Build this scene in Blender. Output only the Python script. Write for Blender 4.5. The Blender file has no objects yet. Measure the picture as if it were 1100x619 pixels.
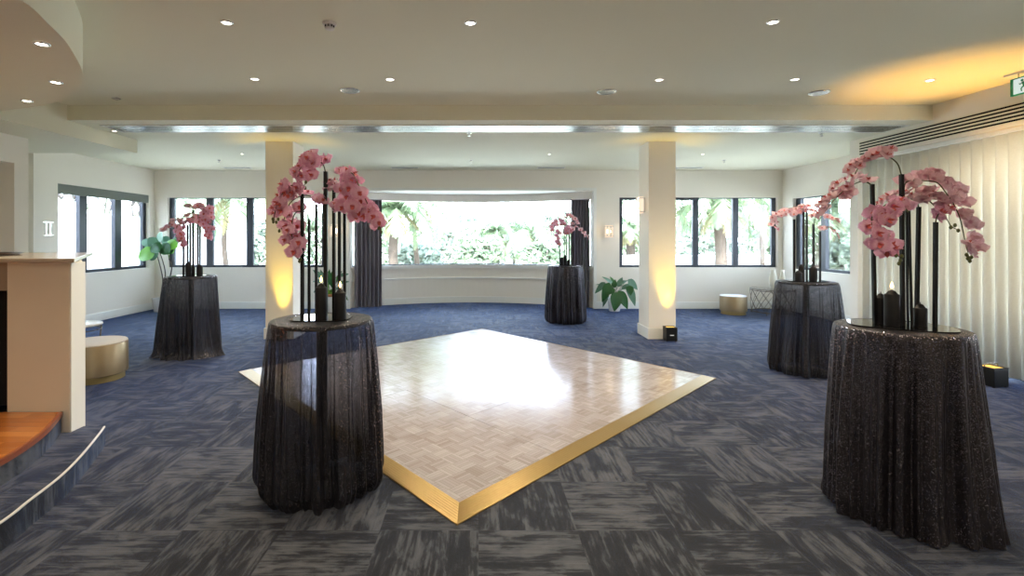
import bpy, bmesh, math, random
from mathutils import Vector, Matrix, Euler
random.seed(7)
PI = math.pi
SC = bpy.context.scene
COL = SC.collection
CAMZ, F, CX, CY = 1.6, 530.0, 514.0, 256.0

def at(px, py, Y):
    "pixel of the 1100x619 photograph at depth Y -> point in metres"
    return Vector(((px - CX) / F * Y, Y, CAMZ - (py - CY) / F * Y))

# ------------------------------------------------------------------ nodes
class NT:
    def __init__(s, name):
        s.m = bpy.data.materials.new(name); s.m.use_nodes = True
        s.t = s.m.node_tree; s.t.nodes.clear()
        s.out = s.t.nodes.new('ShaderNodeOutputMaterial')
    def set(s, sock, v):
        if isinstance(v, bpy.types.NodeSocket): s.t.links.new(v, sock)
        elif v is not None: sock.default_value = v
    def n(s, typ, ins=None, **props):
        nd = s.t.nodes.new('ShaderNode' + typ)
        for k, v in props.items(): setattr(nd, k, v)
        for k, v in (ins or {}).items(): s.set(nd.inputs[k], v)
        return nd
    def math(s, op, a, b=None, c=None):
        nd = s.t.nodes.new('ShaderNodeMath'); nd.operation = op
        for i, v in enumerate((a, b, c)):
            if v is not None: s.set(nd.inputs[i], v)
        return nd.outputs[0]
    def ramp(s, fac, stops, interp='LINEAR'):
        nd = s.t.nodes.new('ShaderNodeValToRGB'); nd.color_ramp.interpolation = interp
        e = nd.color_ramp.elements
        while len(e) < len(stops): e.new(0.5)
        for i, (p, c) in enumerate(stops):
            e[i].position = p; e[i].color = c if len(c) == 4 else (*c, 1)
        s.set(nd.inputs[0], fac); return nd.outputs[0]
    def mixc(s, f, a, b, mode='MIX'):
        nd = s.t.nodes.new('ShaderNodeMix'); nd.data_type = 'RGBA'; nd.blend_type = mode
        s.set(nd.inputs[0], f)
        s.set(nd.inputs[6], a if not isinstance(a, tuple) or len(a) == 4 else (*a, 1))
        s.set(nd.inputs[7], b if not isinstance(b, tuple) or len(b) == 4 else (*b, 1))
        return nd.outputs[2]
    def mixs(s, f, a, b):
        nd = s.t.nodes.new('ShaderNodeMixShader'); s.set(nd.inputs[0], f)
        s.t.links.new(a, nd.inputs[1]); s.t.links.new(b, nd.inputs[2]); return nd.outputs[0]
    def comb(s, x, y, z=0.0):
        return s.n('CombineXYZ', {0: x, 1: y, 2: z}).outputs[0]
    def noise(s, vec, scale, detail=3, rough=0.5, dist=0.0):
        nd = s.n('TexNoise', {'Scale': scale, 'Detail': detail, 'Roughness': rough, 'Distortion': dist})
        s.set(nd.inputs['Vector'], vec); return nd.outputs['Fac']
    def bump(s, h, strength=0.2, dist=0.01):
        return s.n('Bump', {'Height': h, 'Strength': strength, 'Distance': dist}).outputs[0]
    def pbsdf(s, color, rough=0.5, metal=0.0, spec=0.5, normal=None, **kw):
        nd = s.t.nodes.new('ShaderNodeBsdfPrincipled')
        s.set(nd.inputs['Base Color'], (*color, 1) if isinstance(color, tuple) and len(color) == 3 else color)
        s.set(nd.inputs['Roughness'], rough); s.set(nd.inputs['Metallic'], metal)
        s.set(nd.inputs['Specular IOR Level'], spec)
        if normal is not None: s.set(nd.inputs['Normal'], normal)
        for k, v in kw.items(): s.set(nd.inputs[k.replace('_', ' ')], v)
        return nd.outputs[0]
    def done(s, sh):
        s.t.links.new(sh, s.out.inputs['Surface']); return s.m
    def obco(s): return s.n('TexCoord').outputs['Object']

def plain(name, col, rough=0.5, metal=0.0, spec=0.5, var=0.06, scale=6.0, bump=0.0, bscale=200.0):
    t = NT(name); co = t.obco()
    nz = t.noise(co, scale, 3)
    c = t.mixc(nz, tuple(max(0, x * (1 - var)) for x in col), tuple(min(1, x * (1 + var)) for x in col))
    nm = t.bump(t.noise(co, bscale, 2), bump, 0.004) if bump else None
    return t.done(t.pbsdf(c, rough, metal, spec, nm))

def emis(name, col, strength):
    t = NT(name); return t.done(t.n('Emission', {'Color': (*col, 1), 'Strength': strength}).outputs[0])

def carpet_mat(name='carpet', size=0.54):
    t = NT(name); co = t.obco(); sp = t.n('SeparateXYZ', {0: co})
    x, y, z = sp.outputs
    tx = t.math('FLOOR', t.math('DIVIDE', x, size)); ty = t.math('FLOOR', t.math('DIVIDE', y, size))
    par = t.math('FLOORED_MODULO', t.math('ADD', tx, ty), 2.0)
    inv = t.math('SUBTRACT', 1.0, par)
    u = t.math('ADD', t.math('MULTIPLY', x, inv), t.math('MULTIPLY', y, par))
    v = t.math('ADD', t.math('MULTIPLY', y, inv), t.math('MULTIPLY', x, par))
    wn = t.n('TexWhiteNoise', {'Vector': t.comb(tx, ty, 3.3)}, noise_dimensions='3D')
    r = wn.outputs['Value']
    off1 = t.math('MULTIPLY', r, 37.0); off2 = t.math('MULTIPLY', r, 91.0)
    uz = t.math('ADD', u, z)
    a = t.noise(t.comb(t.math('ADD', t.math('MULTIPLY', uz, 4.0), off1), t.math('ADD', t.math('MULTIPLY', v, 11.0), off2), off1), 1.0, 6, 0.66, 0.4)
    b = t.noise(t.comb(t.math('MULTIPLY', uz, 3.0), t.math('ADD', t.math('MULTIPLY', v, 55.0), off2), off2), 1.0, 2)
    g = t.noise(co, 260.0, 2)
    lvl = t.math('ADD', t.math('ADD', a, t.math('MULTIPLY', t.math('SUBTRACT', b, 0.5), 0.42)), t.math('MULTIPLY', t.math('SUBTRACT', g, 0.5), 0.36))
    lvl = t.math('ADD', lvl, t.math('MULTIPLY', t.math('SUBTRACT', r, 0.5), 0.10))
    c = t.ramp(lvl, [(0.38, (0.015, 0.016, 0.021)), (0.495, (0.027, 0.029, 0.038)), (0.52, (0.060, 0.063, 0.075)), (0.70, (0.098, 0.103, 0.121))])
    nm = t.bump(t.math('ADD', g, t.math('MULTIPLY', lvl, 0.6)), 0.5, 0.006)
    return t.done(t.pbsdf(c, 0.85, 0, 0.25, nm, Sheen_Weight=0.56, Sheen_Roughness=0.18, Sheen_Tint=(0.12, 0.32, 1.0, 1)))  # blue sheen tint imitates bluish window light reflected by the far carpet

def parquet_mat():
    t = NT('mosaic_parquet'); co = t.obco(); sp = t.n('SeparateXYZ', {0: co}); x, y, z = sp.outputs
    s = 0.122
    tx = t.math('FLOOR', t.math('DIVIDE', x, s)); ty = t.math('FLOOR', t.math('DIVIDE', y, s))
    par = t.math('FLOORED_MODULO', t.math('ADD', tx, ty), 2.0); inv = t.math('SUBTRACT', 1.0, par)
    u = t.math('ADD', t.math('MULTIPLY', x, inv), t.math('MULTIPLY', y, par))
    v = t.math('ADD', t.math('MULTIPLY', y, inv), t.math('MULTIPLY', x, par))
    fv = t.math('DIVIDE', v, s / 5); fi = t.math('FLOOR', fv); fr = t.math('FRACT', fv)
    r = t.n('TexWhiteNoise', {'Vector': t.comb(t.math('ADD', tx, t.math('MULTIPLY', ty, 57.0)), fi, 1.7)}, noise_dimensions='3D').outputs['Value']
    rb = t.n('TexWhiteNoise', {'Vector': t.comb(tx, ty, 8.1)}, noise_dimensions='3D').outputs['Value']
    k = t.math('ADD', t.math('MULTIPLY', r, 0.55), t.math('MULTIPLY', rb, 0.45))
    base = t.ramp(k, [(0.0, (0.28, 0.24, 0.24)), (0.5, (0.36, 0.325, 0.34)), (1.0, (0.44, 0.41, 0.43))])
    grain = t.noise(t.comb(t.math('MULTIPLY', u, 14.0), t.math('MULTIPLY', v, 260.0), r), 1.0, 3)
    base = t.mixc(t.math('MULTIPLY', grain, 0.22), base, (0.22, 0.15, 0.11), 'MIX')
    edge = t.math('MINIMUM', fr, t.math('SUBTRACT', 1.0, fr))
    fu = t.math('FRACT', t.math('DIVIDE', u, s)); eu = t.math('MULTIPLY', t.math('MINIMUM', fu, t.math('SUBTRACT', 1.0, fu)), 5.0)
    line = t.math('LESS_THAN', t.math('MINIMUM', edge, eu), 0.045)
    col = t.mixc(t.math('MULTIPLY', line, 0.45), base, (0.10, 0.065, 0.045))
    wob = t.noise(co, 3.0, 2); rg = t.ramp(wob, [(0.3, (0.19,) * 3), (0.7, (0.24,) * 3)])
    nm = t.bump(t.math('ADD', t.math('MULTIPLY', r, 0.6), t.noise(co, 9.0, 2)), 0.02, 0.004)
    fr = t.n('Fresnel', {'IOR': 1.42}).outputs[0]
    gl = t.n('BsdfGlossy', {'Color': (0.93, 0.95, 1.0, 1), 'Roughness': t.math('SUBTRACT', rg, 0.06), 'Normal': nm}).outputs[0]
    return t.done(t.mixs(t.math('MULTIPLY', fr, 0.60), t.n('BsdfDiffuse', {'Color': col, 'Normal': nm}).outputs[0], gl))

def wood_mat(name, c0, c1, along=0, rough=0.3):
    t = NT(name); co = t.obco(); sp = t.n('SeparateXYZ', {0: co}); x, y, z = sp.outputs
    a, b = (x, y) if along == 0 else (y, x)
    row = t.math('FLOOR', t.math('DIVIDE', b, 0.085))
    r = t.n('TexWhiteNoise', {'Vector': t.comb(row, 2.0, t.math('FLOOR', t.math('ADD', t.math('DIVIDE', a, 1.3), t.math('MULTIPLY', row, 0.37))))}, noise_dimensions='3D').outputs['Value']
    g = t.noise(t.comb(t.math('MULTIPLY', a, 3.0), t.math('MULTIPLY', b, 70.0), t.math('MULTIPLY', r, 30.0)), 1.0, 4)
    k = t.math('ADD', t.math('MULTIPLY', r, 0.6), t.math('MULTIPLY', g, 0.4))
    c = t.ramp(k, [(0.1, c0), (0.8, c1)])
    fr = t.math('FRACT', t.math('DIVIDE', b, 0.085))
    c = t.mixc(t.math('MULTIPLY', t.math('LESS_THAN', fr, 0.025), 0.6), c, (0.05, 0.02, 0.01))
    return t.done(t.pbsdf(c, rough, 0, 0.5))

def sequin_mat(name, see, tint=(0.012, 0.011, 0.017), spark=0.35):
    t = NT(name); co = t.obco(); geo = t.n('NewGeometry')
    def jitter(vo, k):
        rv = t.n('VectorMath', {0: vo.outputs['Color'], 1: (0.5, 0.5, 0.5)}, operation='SUBTRACT').outputs[0]
        sc = t.n('VectorMath', {0: rv}, operation='SCALE'); sc.inputs['Scale'].default_value = k
        nn = t.n('VectorMath', {0: geo.outputs['Normal'], 1: sc.outputs[0]}, operation='ADD').outputs[0]
        return t.n('VectorMath', {0: nn}, operation='NORMALIZE').outputs[0]
    v1 = t.n('TexVoronoi', {'Scale': 330.0, 'Vector': co}); v2 = t.n('TexVoronoi', {'Scale': 230.0, 'Vector': co})
    fab = t.pbsdf(tint, 0.5, 0, 0.4, Sheen_Weight=0.03, Sheen_Roughness=0.35, Sheen_Tint=(0.55, 0.55, 0.8, 1))
    fine = t.n('BsdfGlossy', {'Color': (0.10, 0.09, 0.115, 1), 'Roughness': 0.24, 'Normal': jitter(v1, 0.45)}).outputs[0]
    big = t.n('BsdfGlossy', {'Color': (0.85, 0.76, 0.80, 1), 'Roughness': 0.14, 'Normal': jitter(v2, 0.8)}).outputs[0]
    patch = t.noise(co, 9.0, 3)
    sh = t.mixs(t.math('MULTIPLY', patch, spark * 1.3), fab, fine)
    pick = t.math('LESS_THAN', t.n('SeparateColor', {0: v2.outputs['Color']}).outputs[2], spark * 0.27)
    sh = t.mixs(pick, sh, big)
    lw = t.n('LayerWeight', {'Blend': 0.4}).outputs['Facing']
    weave = t.noise(co, 22.0, 3)
    z = t.n('SeparateXYZ', {0: co}).outputs[2]      # the cloth is double (hem turned up) low down
    zz = t.n('MapRange', {'Value': z, 'From Min': 0.15, 'From Max': 0.80, 'To Min': 0.22, 'To Max': 1.0}).outputs[0]
    k = t.math('MULTIPLY', t.math('SUBTRACT', 1.0, t.math('POWER', lw, 1.2)), t.math('MULTIPLY', see, t.math('ADD', 0.6, t.math('MULTIPLY', weave, 0.8))))
    k = t.math('MULTIPLY', k, zz)
    tr = t.n('BsdfTransparent', {'Color': (0.9, 0.92, 1.0, 1)}).outputs[0]
    return t.done(t.mixs(k, sh, tr))

def glass_mat():
    t = NT('window_glass')
    fr = t.n('Fresnel', {'IOR': 1.45}).outputs[0]
    tr = t.n('BsdfTransparent', {'Color': (0.97, 0.985, 0.98, 1)}).outputs[0]
    gl = t.n('BsdfGlossy', {'Color': (1, 1, 1, 1), 'Roughness': 0.02}).outputs[0]
    return t.done(t.mixs(t.math('MULTIPLY', fr, 0.8), tr, gl))

def leafy(name, c0, c1, trans=0.3, rough=0.45, scale=4.0):
    t = NT(name); co = t.obco(); nz = t.noise(co, scale, 3)
    ri = t.n('NewGeometry').outputs['Random Per Island']
    k = t.math('ADD', t.math('MULTIPLY', nz, 0.5), t.math('MULTIPLY', ri, 0.5))
    c = t.ramp(k, [(0.2, c0), (0.8, c1)])
    p = t.pbsdf(c, rough, 0, 0.4); tl = t.n('BsdfTranslucent', {'Color': c}).outputs[0]
    return t.done(t.mixs(trans, p, tl))

def petal_mat(name, edge, mid, vein):
    t = NT(name); co = t.obco()
    d = t.n('VectorMath', {0: co}, operation='LENGTH').outputs['Value']
    k = t.math('DIVIDE', d, 0.05)
    c = t.ramp(k, [(0.12, vein), (0.35, mid), (0.75, edge), (1.0, mid)])
    sp = t.n('SeparateXYZ', {0: co})
    ang = t.math('ARCTAN2', sp.outputs[1], sp.outputs[0])
    vn = t.noise(t.comb(t.math('MULTIPLY', ang, 16.0), t.math('MULTIPLY', d, 12.0), 0.0), 1.0, 2)
    c = t.mixc(t.math('MULTIPLY', t.math('GREATER_THAN', vn, 0.56), 0.3), c, vein)
    oi = t.n('ObjectInfo').outputs['Random']
    c = t.mixc(t.math('MULTIPLY', oi, 0.3), c, (0.86, 0.58, 0.66))
    p = t.pbsdf(c, 0.5, 0, 0.3); tl = t.n('BsdfTranslucent', {'Color': c}).outputs[0]
    return t.done(t.mixs(0.35, p, tl))

M = {}
M['paint'] = plain('cream_wall_paint', (0.86, 0.81, 0.73), 0.6, 0, 0.25, 0.02, 1.5)
M['ceil'] = plain('cream_ceiling_paint', (0.80, 0.775, 0.635), 0.7, 0, 0.2, 0.02, 1.0)
M['white'] = plain('white_trim_paint', (0.84, 0.83, 0.79), 0.45, 0, 0.35, 0.02, 3)
M['carpet'] = carpet_mat()
M['parquet'] = parquet_mat()
M['gold_edge'] = None
def ribbed():
    t = NT('ribbed_gold_aluminium'); co = t.obco(); sp = t.n('SeparateXYZ', {0: co})
    w = t.math('SINE', t.math('MULTIPLY', sp.outputs[2], 1500.0))
    nz = t.noise(co, 25.0, 3)
    c = t.mixc(nz, (0.29, 0.195, 0.075), (0.35, 0.24, 0.095))
    return t.done(t.pbsdf(c, 0.28, 0.7, 0.5, t.bump(w, 0.2, 0.002)))
M['gold_edge'] = ribbed()
M['frame'] = plain('charcoal_blue_aluminium', (0.035, 0.042, 0.058), 0.4, 0.2, 0.5, 0.08, 5)
M['glass'] = glass_mat()
M['blind_grey'] = plain('grey_green_blind_fabric', (0.20, 0.22, 0.20), 0.7, 0, 0.2, 0.06, 30)
M['black_metal'] = plain('black_powder_coat', (0.006, 0.006, 0.007), 0.42, 0.0, 0.3, 0.1, 30)
M['black_gloss'] = plain('black_acrylic', (0.010, 0.010, 0.012), 0.08, 0, 0.6, 0.05, 10)
M['candle'] = plain('black_wax', (0.007, 0.007, 0.010), 0.5, 0, 0.2, 0.1, 40)
M['flame'] = emis('candle_flame', (1.0, 0.62, 0.22), 7.0)
M['blind'] = None
def vane():
    t = NT('cream_vane_fabric'); co = t.obco(); nz = t.noise(co, 60.0, 2)
    c = t.mixc(nz, (0.70, 0.69, 0.62), (0.78, 0.77, 0.70))
    p = t.pbsdf(c, 0.75, 0, 0.2, t.bump(nz, 0.1, 0.002)); tl = t.n('BsdfTranslucent', {'Color': c}).outputs[0]
    return t.done(t.mixs(0.08, p, tl))
M['blind'] = vane()
M['curtain'] = plain('grey_satin', (0.25, 0.235, 0.28), 0.34, 0, 0.5, 0.1, 40)
M['gold_metal'] = plain('brushed_gold', (0.33, 0.25, 0.15), 0.36, 0.65, 0.5, 0.06, 20)
M['gold_dark'] = plain('dull_gold', (0.40, 0.30, 0.13), 0.4, 0.7, 0.5, 0.08, 20)
M['glare_pale_velvet'] = plain('glare_pale_velvet', (0.62, 0.60, 0.60), 0.8, 0, 0.2, 0.05, 30)  # pale tone imitates glare on the ottoman tops
M['steel'] = plain('brushed_aluminium', (0.40, 0.41, 0.42), 0.27, 0.9, 0.5, 0.08, 12)
M['chrome'] = plain('chrome', (0.70, 0.70, 0.70), 0.18, 0.9, 0.5, 0.04, 12)
M['grille_dark'] = plain('dark_void', (0.006, 0.006, 0.007), 0.8, 0, 0.1)
M['beige'] = plain('beige_laminate', (0.76, 0.67, 0.57), 0.55, 0, 0.3, 0.03, 4)
M['taupe'] = plain('taupe_laminate', (0.33, 0.245, 0.18), 0.4, 0, 0.4, 0.04, 5)
M['slab'] = plain('greige_benchtop', (0.44, 0.36, 0.28), 0.2, 0, 0.6, 0.06, 14)
M['drape'] = plain('black_drape', (0.010, 0.010, 0.013), 0.7, 0, 0.2, 0.15, 40)
M['timber'] = wood_mat('polished_jarrah_boards', (0.30, 0.085, 0.018), (0.52, 0.19, 0.045), 0, 0.22)
M['timber_edge'] = plain('jarrah_nosing', (0.22, 0.055, 0.022), 0.3, 0, 0.5, 0.2, 20)
M['nosing'] = plain('white_nosing', (0.78, 0.78, 0.78), 0.35, 0.2, 0.5, 0.03, 8)
M['lamp'] = emis('downlight_lens', (1.0, 0.93, 0.80), 14.0)
M['sconce_glow'] = emis('sconce_glass_glow', (1.0, 0.80, 0.60), 1.05)
M['sconce_dim'] = plain('frosted_sconce_glass', (0.70, 0.66, 0.60), 0.3, 0, 0.4)
M['up_lens'] = emis('amber_lens', (1.0, 0.62, 0.14), 1.5)
M['green'] = plain('exit_green', (0.0, 0.26, 0.13), 0.4)
M['sign_white'] = emis('exit_sign_face', (0.85, 1.0, 0.93), 0.75)
M['pot'] = plain('white_glazed_pot', (0.80, 0.80, 0.80), 0.25, 0, 0.5, 0.03, 8)
M['soil'] = plain('potting_soil', (0.055, 0.03, 0.018), 0.95, 0, 0.1, 0.4, 60)
M['terracotta'] = plain('terracotta_rim', (0.42, 0.20, 0.09), 0.7, 0, 0.2, 0.1, 20)
M['leaf'] = leafy('glossy_dark_leaf', (0.012, 0.06, 0.022), (0.035, 0.13, 0.035), 0.15, 0.25)
M['leaf_blue'] = leafy('blue_green_leaf', (0.045, 0.13, 0.085), (0.12, 0.23, 0.15), 0.25, 0.35)
M['leaf_lime'] = leafy('lime_leaf', (0.08, 0.24, 0.025), (0.15, 0.36, 0.04), 0.35, 0.35)
M['twig'] = plain('brown_stem', (0.07, 0.055, 0.04), 0.7)
M['orchid_stem'] = plain('olive_orchid_stem', (0.085, 0.085, 0.030), 0.5, 0, 0.4, 0.3, 40)
M['bud'] = plain('green_bud', (0.10, 0.11, 0.035), 0.5, 0, 0.4, 0.3, 60)
M['petal'] = petal_mat('pink_orchid_petal', (0.76, 0.36, 0.55), (0.86, 0.55, 0.68), (0.58, 0.11, 0.28))
M['petal_pale'] = petal_mat('pale_orchid_petal', (0.80, 0.54, 0.62), (0.86, 0.66, 0.70), (0.66, 0.30, 0.40))
M['lip'] = plain('orchid_lip', (0.62, 0.13, 0.12), 0.5, 0, 0.3, 0.5, 120)
M['lawn'] = plain('sunlit_lawn', (0.39, 0.375, 0.315), 0.9, 0, 0.1, 0.25, 3)
M['fence'] = plain('white_render', (0.85, 0.86, 0.88), 0.8, 0, 0.1, 0.02, 2)
M['trunk'] = plain('palm_trunk', (0.08, 0.062, 0.05), 0.9, 0, 0.1, 0.35, 9)
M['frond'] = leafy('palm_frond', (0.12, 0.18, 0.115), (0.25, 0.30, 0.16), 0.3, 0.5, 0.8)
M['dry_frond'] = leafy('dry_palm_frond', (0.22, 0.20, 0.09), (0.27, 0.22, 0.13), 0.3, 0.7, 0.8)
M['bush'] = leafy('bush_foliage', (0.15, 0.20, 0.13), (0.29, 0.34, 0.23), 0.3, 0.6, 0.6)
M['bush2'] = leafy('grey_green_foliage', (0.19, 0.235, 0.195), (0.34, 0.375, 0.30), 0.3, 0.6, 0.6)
M['bark'] = plain('grey_bark', (0.10, 0.085, 0.075), 0.9, 0, 0.1, 0.3, 12)
M['cream_ceramic'] = plain('cream_ceramic', (0.70, 0.66, 0.56), 0.4, 0, 0.4, 0.03, 10)
M['wire'] = plain('bronze_wire', (0.12, 0.09, 0.06), 0.4, 0.7, 0.5, 0.1, 30)
M['tray'] = plain('dark_brown_tray', (0.05, 0.025, 0.015), 0.3, 0, 0.5, 0.1, 20)
M['detector'] = plain('white_plastic', (0.80, 0.78, 0.76), 0.4, 0, 0.4, 0.02, 10)
M['cloths'] = [sequin_mat('black_sequin_%s' % k, s, c, g) for k, s, c, g in (
    ('opaque', 0.12, (0.008, 0.007, 0.010), 0.45), ('sheer', 0.50, (0.006, 0.006, 0.009), 0.28), ('blue_black', 0.34, (0.006, 0.007, 0.012), 0.28),
    ('fine', 0.24, (0.007, 0.007, 0.012), 0.28), ('veil', 0.48, (0.006, 0.007, 0.011), 0.28))]

# ------------------------------------------------------------------ mesh helpers
def nb(): return bmesh.new()
def box(bm, x0, x1, y0, y1, z0, z1, mi=0):
    vs = [bm.verts.new(p) for p in ((x0, y0, z0), (x1, y0, z0), (x1, y1, z0), (x0, y1, z0), (x0, y0, z1), (x1, y0, z1), (x1, y1, z1), (x0, y1, z1))]
    for f in ((3, 2, 1, 0), (4, 5, 6, 7), (0, 1, 5, 4), (1, 2, 6, 5), (2, 3, 7, 6), (3, 0, 4, 7)):
        bm.faces.new([vs[i] for i in f]).material_index = mi
    return bm
def prism(bm, poly, z0, z1):
    a = sum(poly[i][0] * poly[(i + 1) % len(poly)][1] - poly[(i + 1) % len(poly)][0] * poly[i][1] for i in range(len(poly)))
    if a < 0: poly = poly[::-1]
    lo = [bm.verts.new((p[0], p[1], z0)) for p in poly]; hi = [bm.verts.new((p[0], p[1], z1)) for p in poly]
    bm.faces.new(lo[::-1]); bm.faces.new(hi)
    n = len(poly)
    for i in range(n): bm.faces.new((lo[i], lo[(i + 1) % n], hi[(i + 1) % n], hi[i]))
    return bm
def lathe(bm, prof, seg=32, c=(0, 0, 0), mi=0):
    rings = []
    for r, z in prof:
        if r < 1e-6: rings.append([bm.verts.new((c[0], c[1], c[2] + z))])
        else: rings.append([bm.verts.new((c[0] + r * math.cos(2 * PI * k / seg), c[1] + r * math.sin(2 * PI * k / seg), c[2] + z)) for k in range(seg)])
    for a, b in zip(rings, rings[1:]):
        for k in range(seg):
            k2 = (k + 1) % seg
            if len(a) == 1 and len(b) == 1: continue
            if len(a) == 1: f = bm.faces.new((a[0], b[k], b[k2]))
            elif len(b) == 1: f = bm.faces.new((a[k], b[0], a[k2]))
            else: f = bm.faces.new((a[k], b[k], b[k2], a[k2]))
            f.material_index = mi
    return bm
def cyl(bm, c, r, z0, z1, seg=24, r2=None):
    return lathe(bm, [(0, z0), (r, z0), (r if r2 is None else r2, z1), (0, z1)], seg, c)
def tube(bm, pts, r, seg=6, r1=None, cap=True):
    pts = [Vector(p) for p in pts]; n = len(pts); rings = []
    up = Vector((0, 0, 1)); prev = None
    for i, p in enumerate(pts):
        d = (pts[min(i + 1, n - 1)] - pts[max(i - 1, 0)])
        if d.length < 1e-9: d = Vector((0, 0, 1))
        d.normalize()
        if prev is None:
            ref = Vector((1, 0, 0)) if abs(d.z) > 0.9 else up
            a = d.cross(ref).normalized()
        else:
            a = (prev - d * prev.dot(d)); a = a.normalized() if a.length > 1e-6 else d.cross(up).normalized()
        prev = a; b = d.cross(a)
        rr = r + ((r1 if r1 is not None else r) - r) * i / max(1, n - 1)
        rings.append([bm.verts.new(p + (a * math.cos(2 * PI * (k + .5) / seg) + b * math.sin(2 * PI * (k + .5) / seg)) * rr) for k in range(seg)])
    for A, B in zip(rings, rings[1:]):
        for k in range(seg): bm.faces.new((A[k], A[(k + 1) % seg], B[(k + 1) % seg], B[k]))
    if cap: bm.faces.new(rings[0][::-1]); bm.faces.new(rings[-1])
    return bm
def crom(pts, sub=6, closed=False):
    P = [Vector(p) for p in pts]; out = []; n = len(P)
    rng = range(n) if closed else range(n - 1)
    for i in rng:
        p0 = P[(i - 1) % n] if closed or i > 0 else P[0]
        p1 = P[i]; p2 = P[(i + 1) % n]
        p3 = P[(i + 2) % n] if closed or i + 2 < n else P[-1]
        for k in range(sub):
            t = k / sub
            out.append(0.5 * ((2 * p1) + (p2 - p0) * t + (2 * p0 - 5 * p1 + 4 * p2 - p3) * t * t + (3 * p1 - p0 - 3 * p2 + p3) * t ** 3))
    if not closed: out.append(P[-1])
    return out
def sweep_resample(pts, n):
    P = [Vector(p) for p in pts]; L = [0]
    for a, b in zip(P, P[1:]): L.append(L[-1] + (b - a).length)
    out = []
    for i in range(n):
        s = L[-1] * i / (n - 1); k = 0
        while k < len(L) - 2 and L[k + 1] < s: k += 1
        d = L[k + 1] - L[k]; out.append(P[k].lerp(P[k + 1], (s - L[k]) / d if d > 0 else 0))
    return out

def obj(name, bm, mat, parent=None, smooth=False, loc=None, bevel=0, angle=None):
    bmesh.ops.recalc_face_normals(bm, faces=bm.faces[:])
    me = bpy.data.meshes.new(name); bm.to_mesh(me); bm.free()
    for m in (mat if isinstance(mat, (list, tuple)) else [mat]): me.materials.append(m)
    if smooth:
        me.polygons.foreach_set('use_smooth', [True] * len(me.polygons))
    o = bpy.data.objects.new(name, me); COL.objects.link(o)
    if parent is not None: o.parent = parent
    if loc is not None: o.location = loc
    if bevel:
        b = o.modifiers.new('Bevel', 'BEVEL'); b.width = bevel; b.segments = 2; b.limit_method = 'ANGLE'; b.angle_limit = 0.6
    if angle:
        me.set_sharp_from_angle(angle=angle)
    return o
def tag(o, label, cat, group=None):
    o['label'] = label; o['category'] = cat
    if group: o['group'] = group
    return o
def thing(name, label, cat, loc=(0, 0, 0), rz=0, group=None):
    o = bpy.data.objects.new(name, None); COL.objects.link(o); o.empty_display_size = 0.1
    o.location = loc; o.rotation_euler = (0, 0, rz)
    return tag(o, label, cat, group)
def struct(name, bm, mat, smooth=False, bevel=0):
    o = obj(name, bm, mat, None, smooth, None, bevel); o['kind'] = 'structure'; return o
def sempty(name, loc=(0, 0, 0), rz=0):
    o = bpy.data.objects.new(name, None); COL.objects.link(o); o.location = loc; o.rotation_euler = (0, 0, rz)
    o['kind'] = 'structure'; return o
def lamp(name, typ, loc, energy, color, parent=None, **kw):
    d = bpy.data.lights.new(name, typ); d.energy = energy; d.color = color
    for k, v in kw.items(): setattr(d, k, v)
    o = bpy.data.objects.new(name, d); COL.objects.link(o); o.location = loc
    if parent: o.parent = parent
    return o
def copy_tree(o, parent=None):
    c = o.copy(); COL.objects.link(c)
    if parent is not None: c.parent = parent
    for ch in o.children: copy_tree(ch, c)
    return c

# ------------------------------------------------------------------ setting: shell
YF = 11.2                      # inner face of far wall
XL, XLN = -7.35, -6.04         # left wall (far part / near part)
XR, XRF = 5.92, 6.9            # blind wall / right wall beyond it
ZC, ZF = 3.335, 3.14           # main ceiling, lower far ceiling
YB = -4.0
ZS, ZH = 0.935, 2.525          # far window sill / head
BAY = (-2.92, 2.61)            # bay opening
BCX, BCY, BR = -0.155, 7.74, 4.56
def bow(x, r=BR): return BCY + math.sqrt(max(0, r * r - (x - BCX) ** 2))
xs = [BAY[0] + (BAY[1] - BAY[0]) * i / 40 for i in range(41)]
fp = [(-7.6, YB), (7.2, YB), (7.2, YF + .2), (BAY[1] + .15, YF + .2)] + [(x, bow(x) + .12) for x in xs[::-1]] + [(BAY[0] - .15, YF + .2), (-7.6, YF + .2)]
struct('floor', prism(nb(), fp, -0.12, 0.0), M['carpet'])
bm = nb(); box(bm, -7.6, 7.2, YB - .2, 6.43, ZC, ZC + .2); box(bm, -7.6, 7.2, 6.43, YF + .25, ZF, ZC + .2)
struct('ceiling', bm, M['ceil'])

# far wall with openings
WL = (-7.06, -3.47); WR = (3.2, 6.79)
bm = nb(); t0, t1 = YF, YF + .22
for a, b in ((-7.6, WL[0]), (WL[1], BAY[0]), (BAY[1], WR[0]), (WR[1], 7.2)): box(bm, a, b, t0, t1, 0, ZF)
for w in (WL, WR):
    box(bm, w[0], w[1], t0, t1, 0, ZS); box(bm, w[0], w[1], t0, t1, ZH, ZF)
box(bm, BAY[0], BAY[1], t0, t1, 2.68, ZF)
struct('wall_far', bm, M['paint'])
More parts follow.
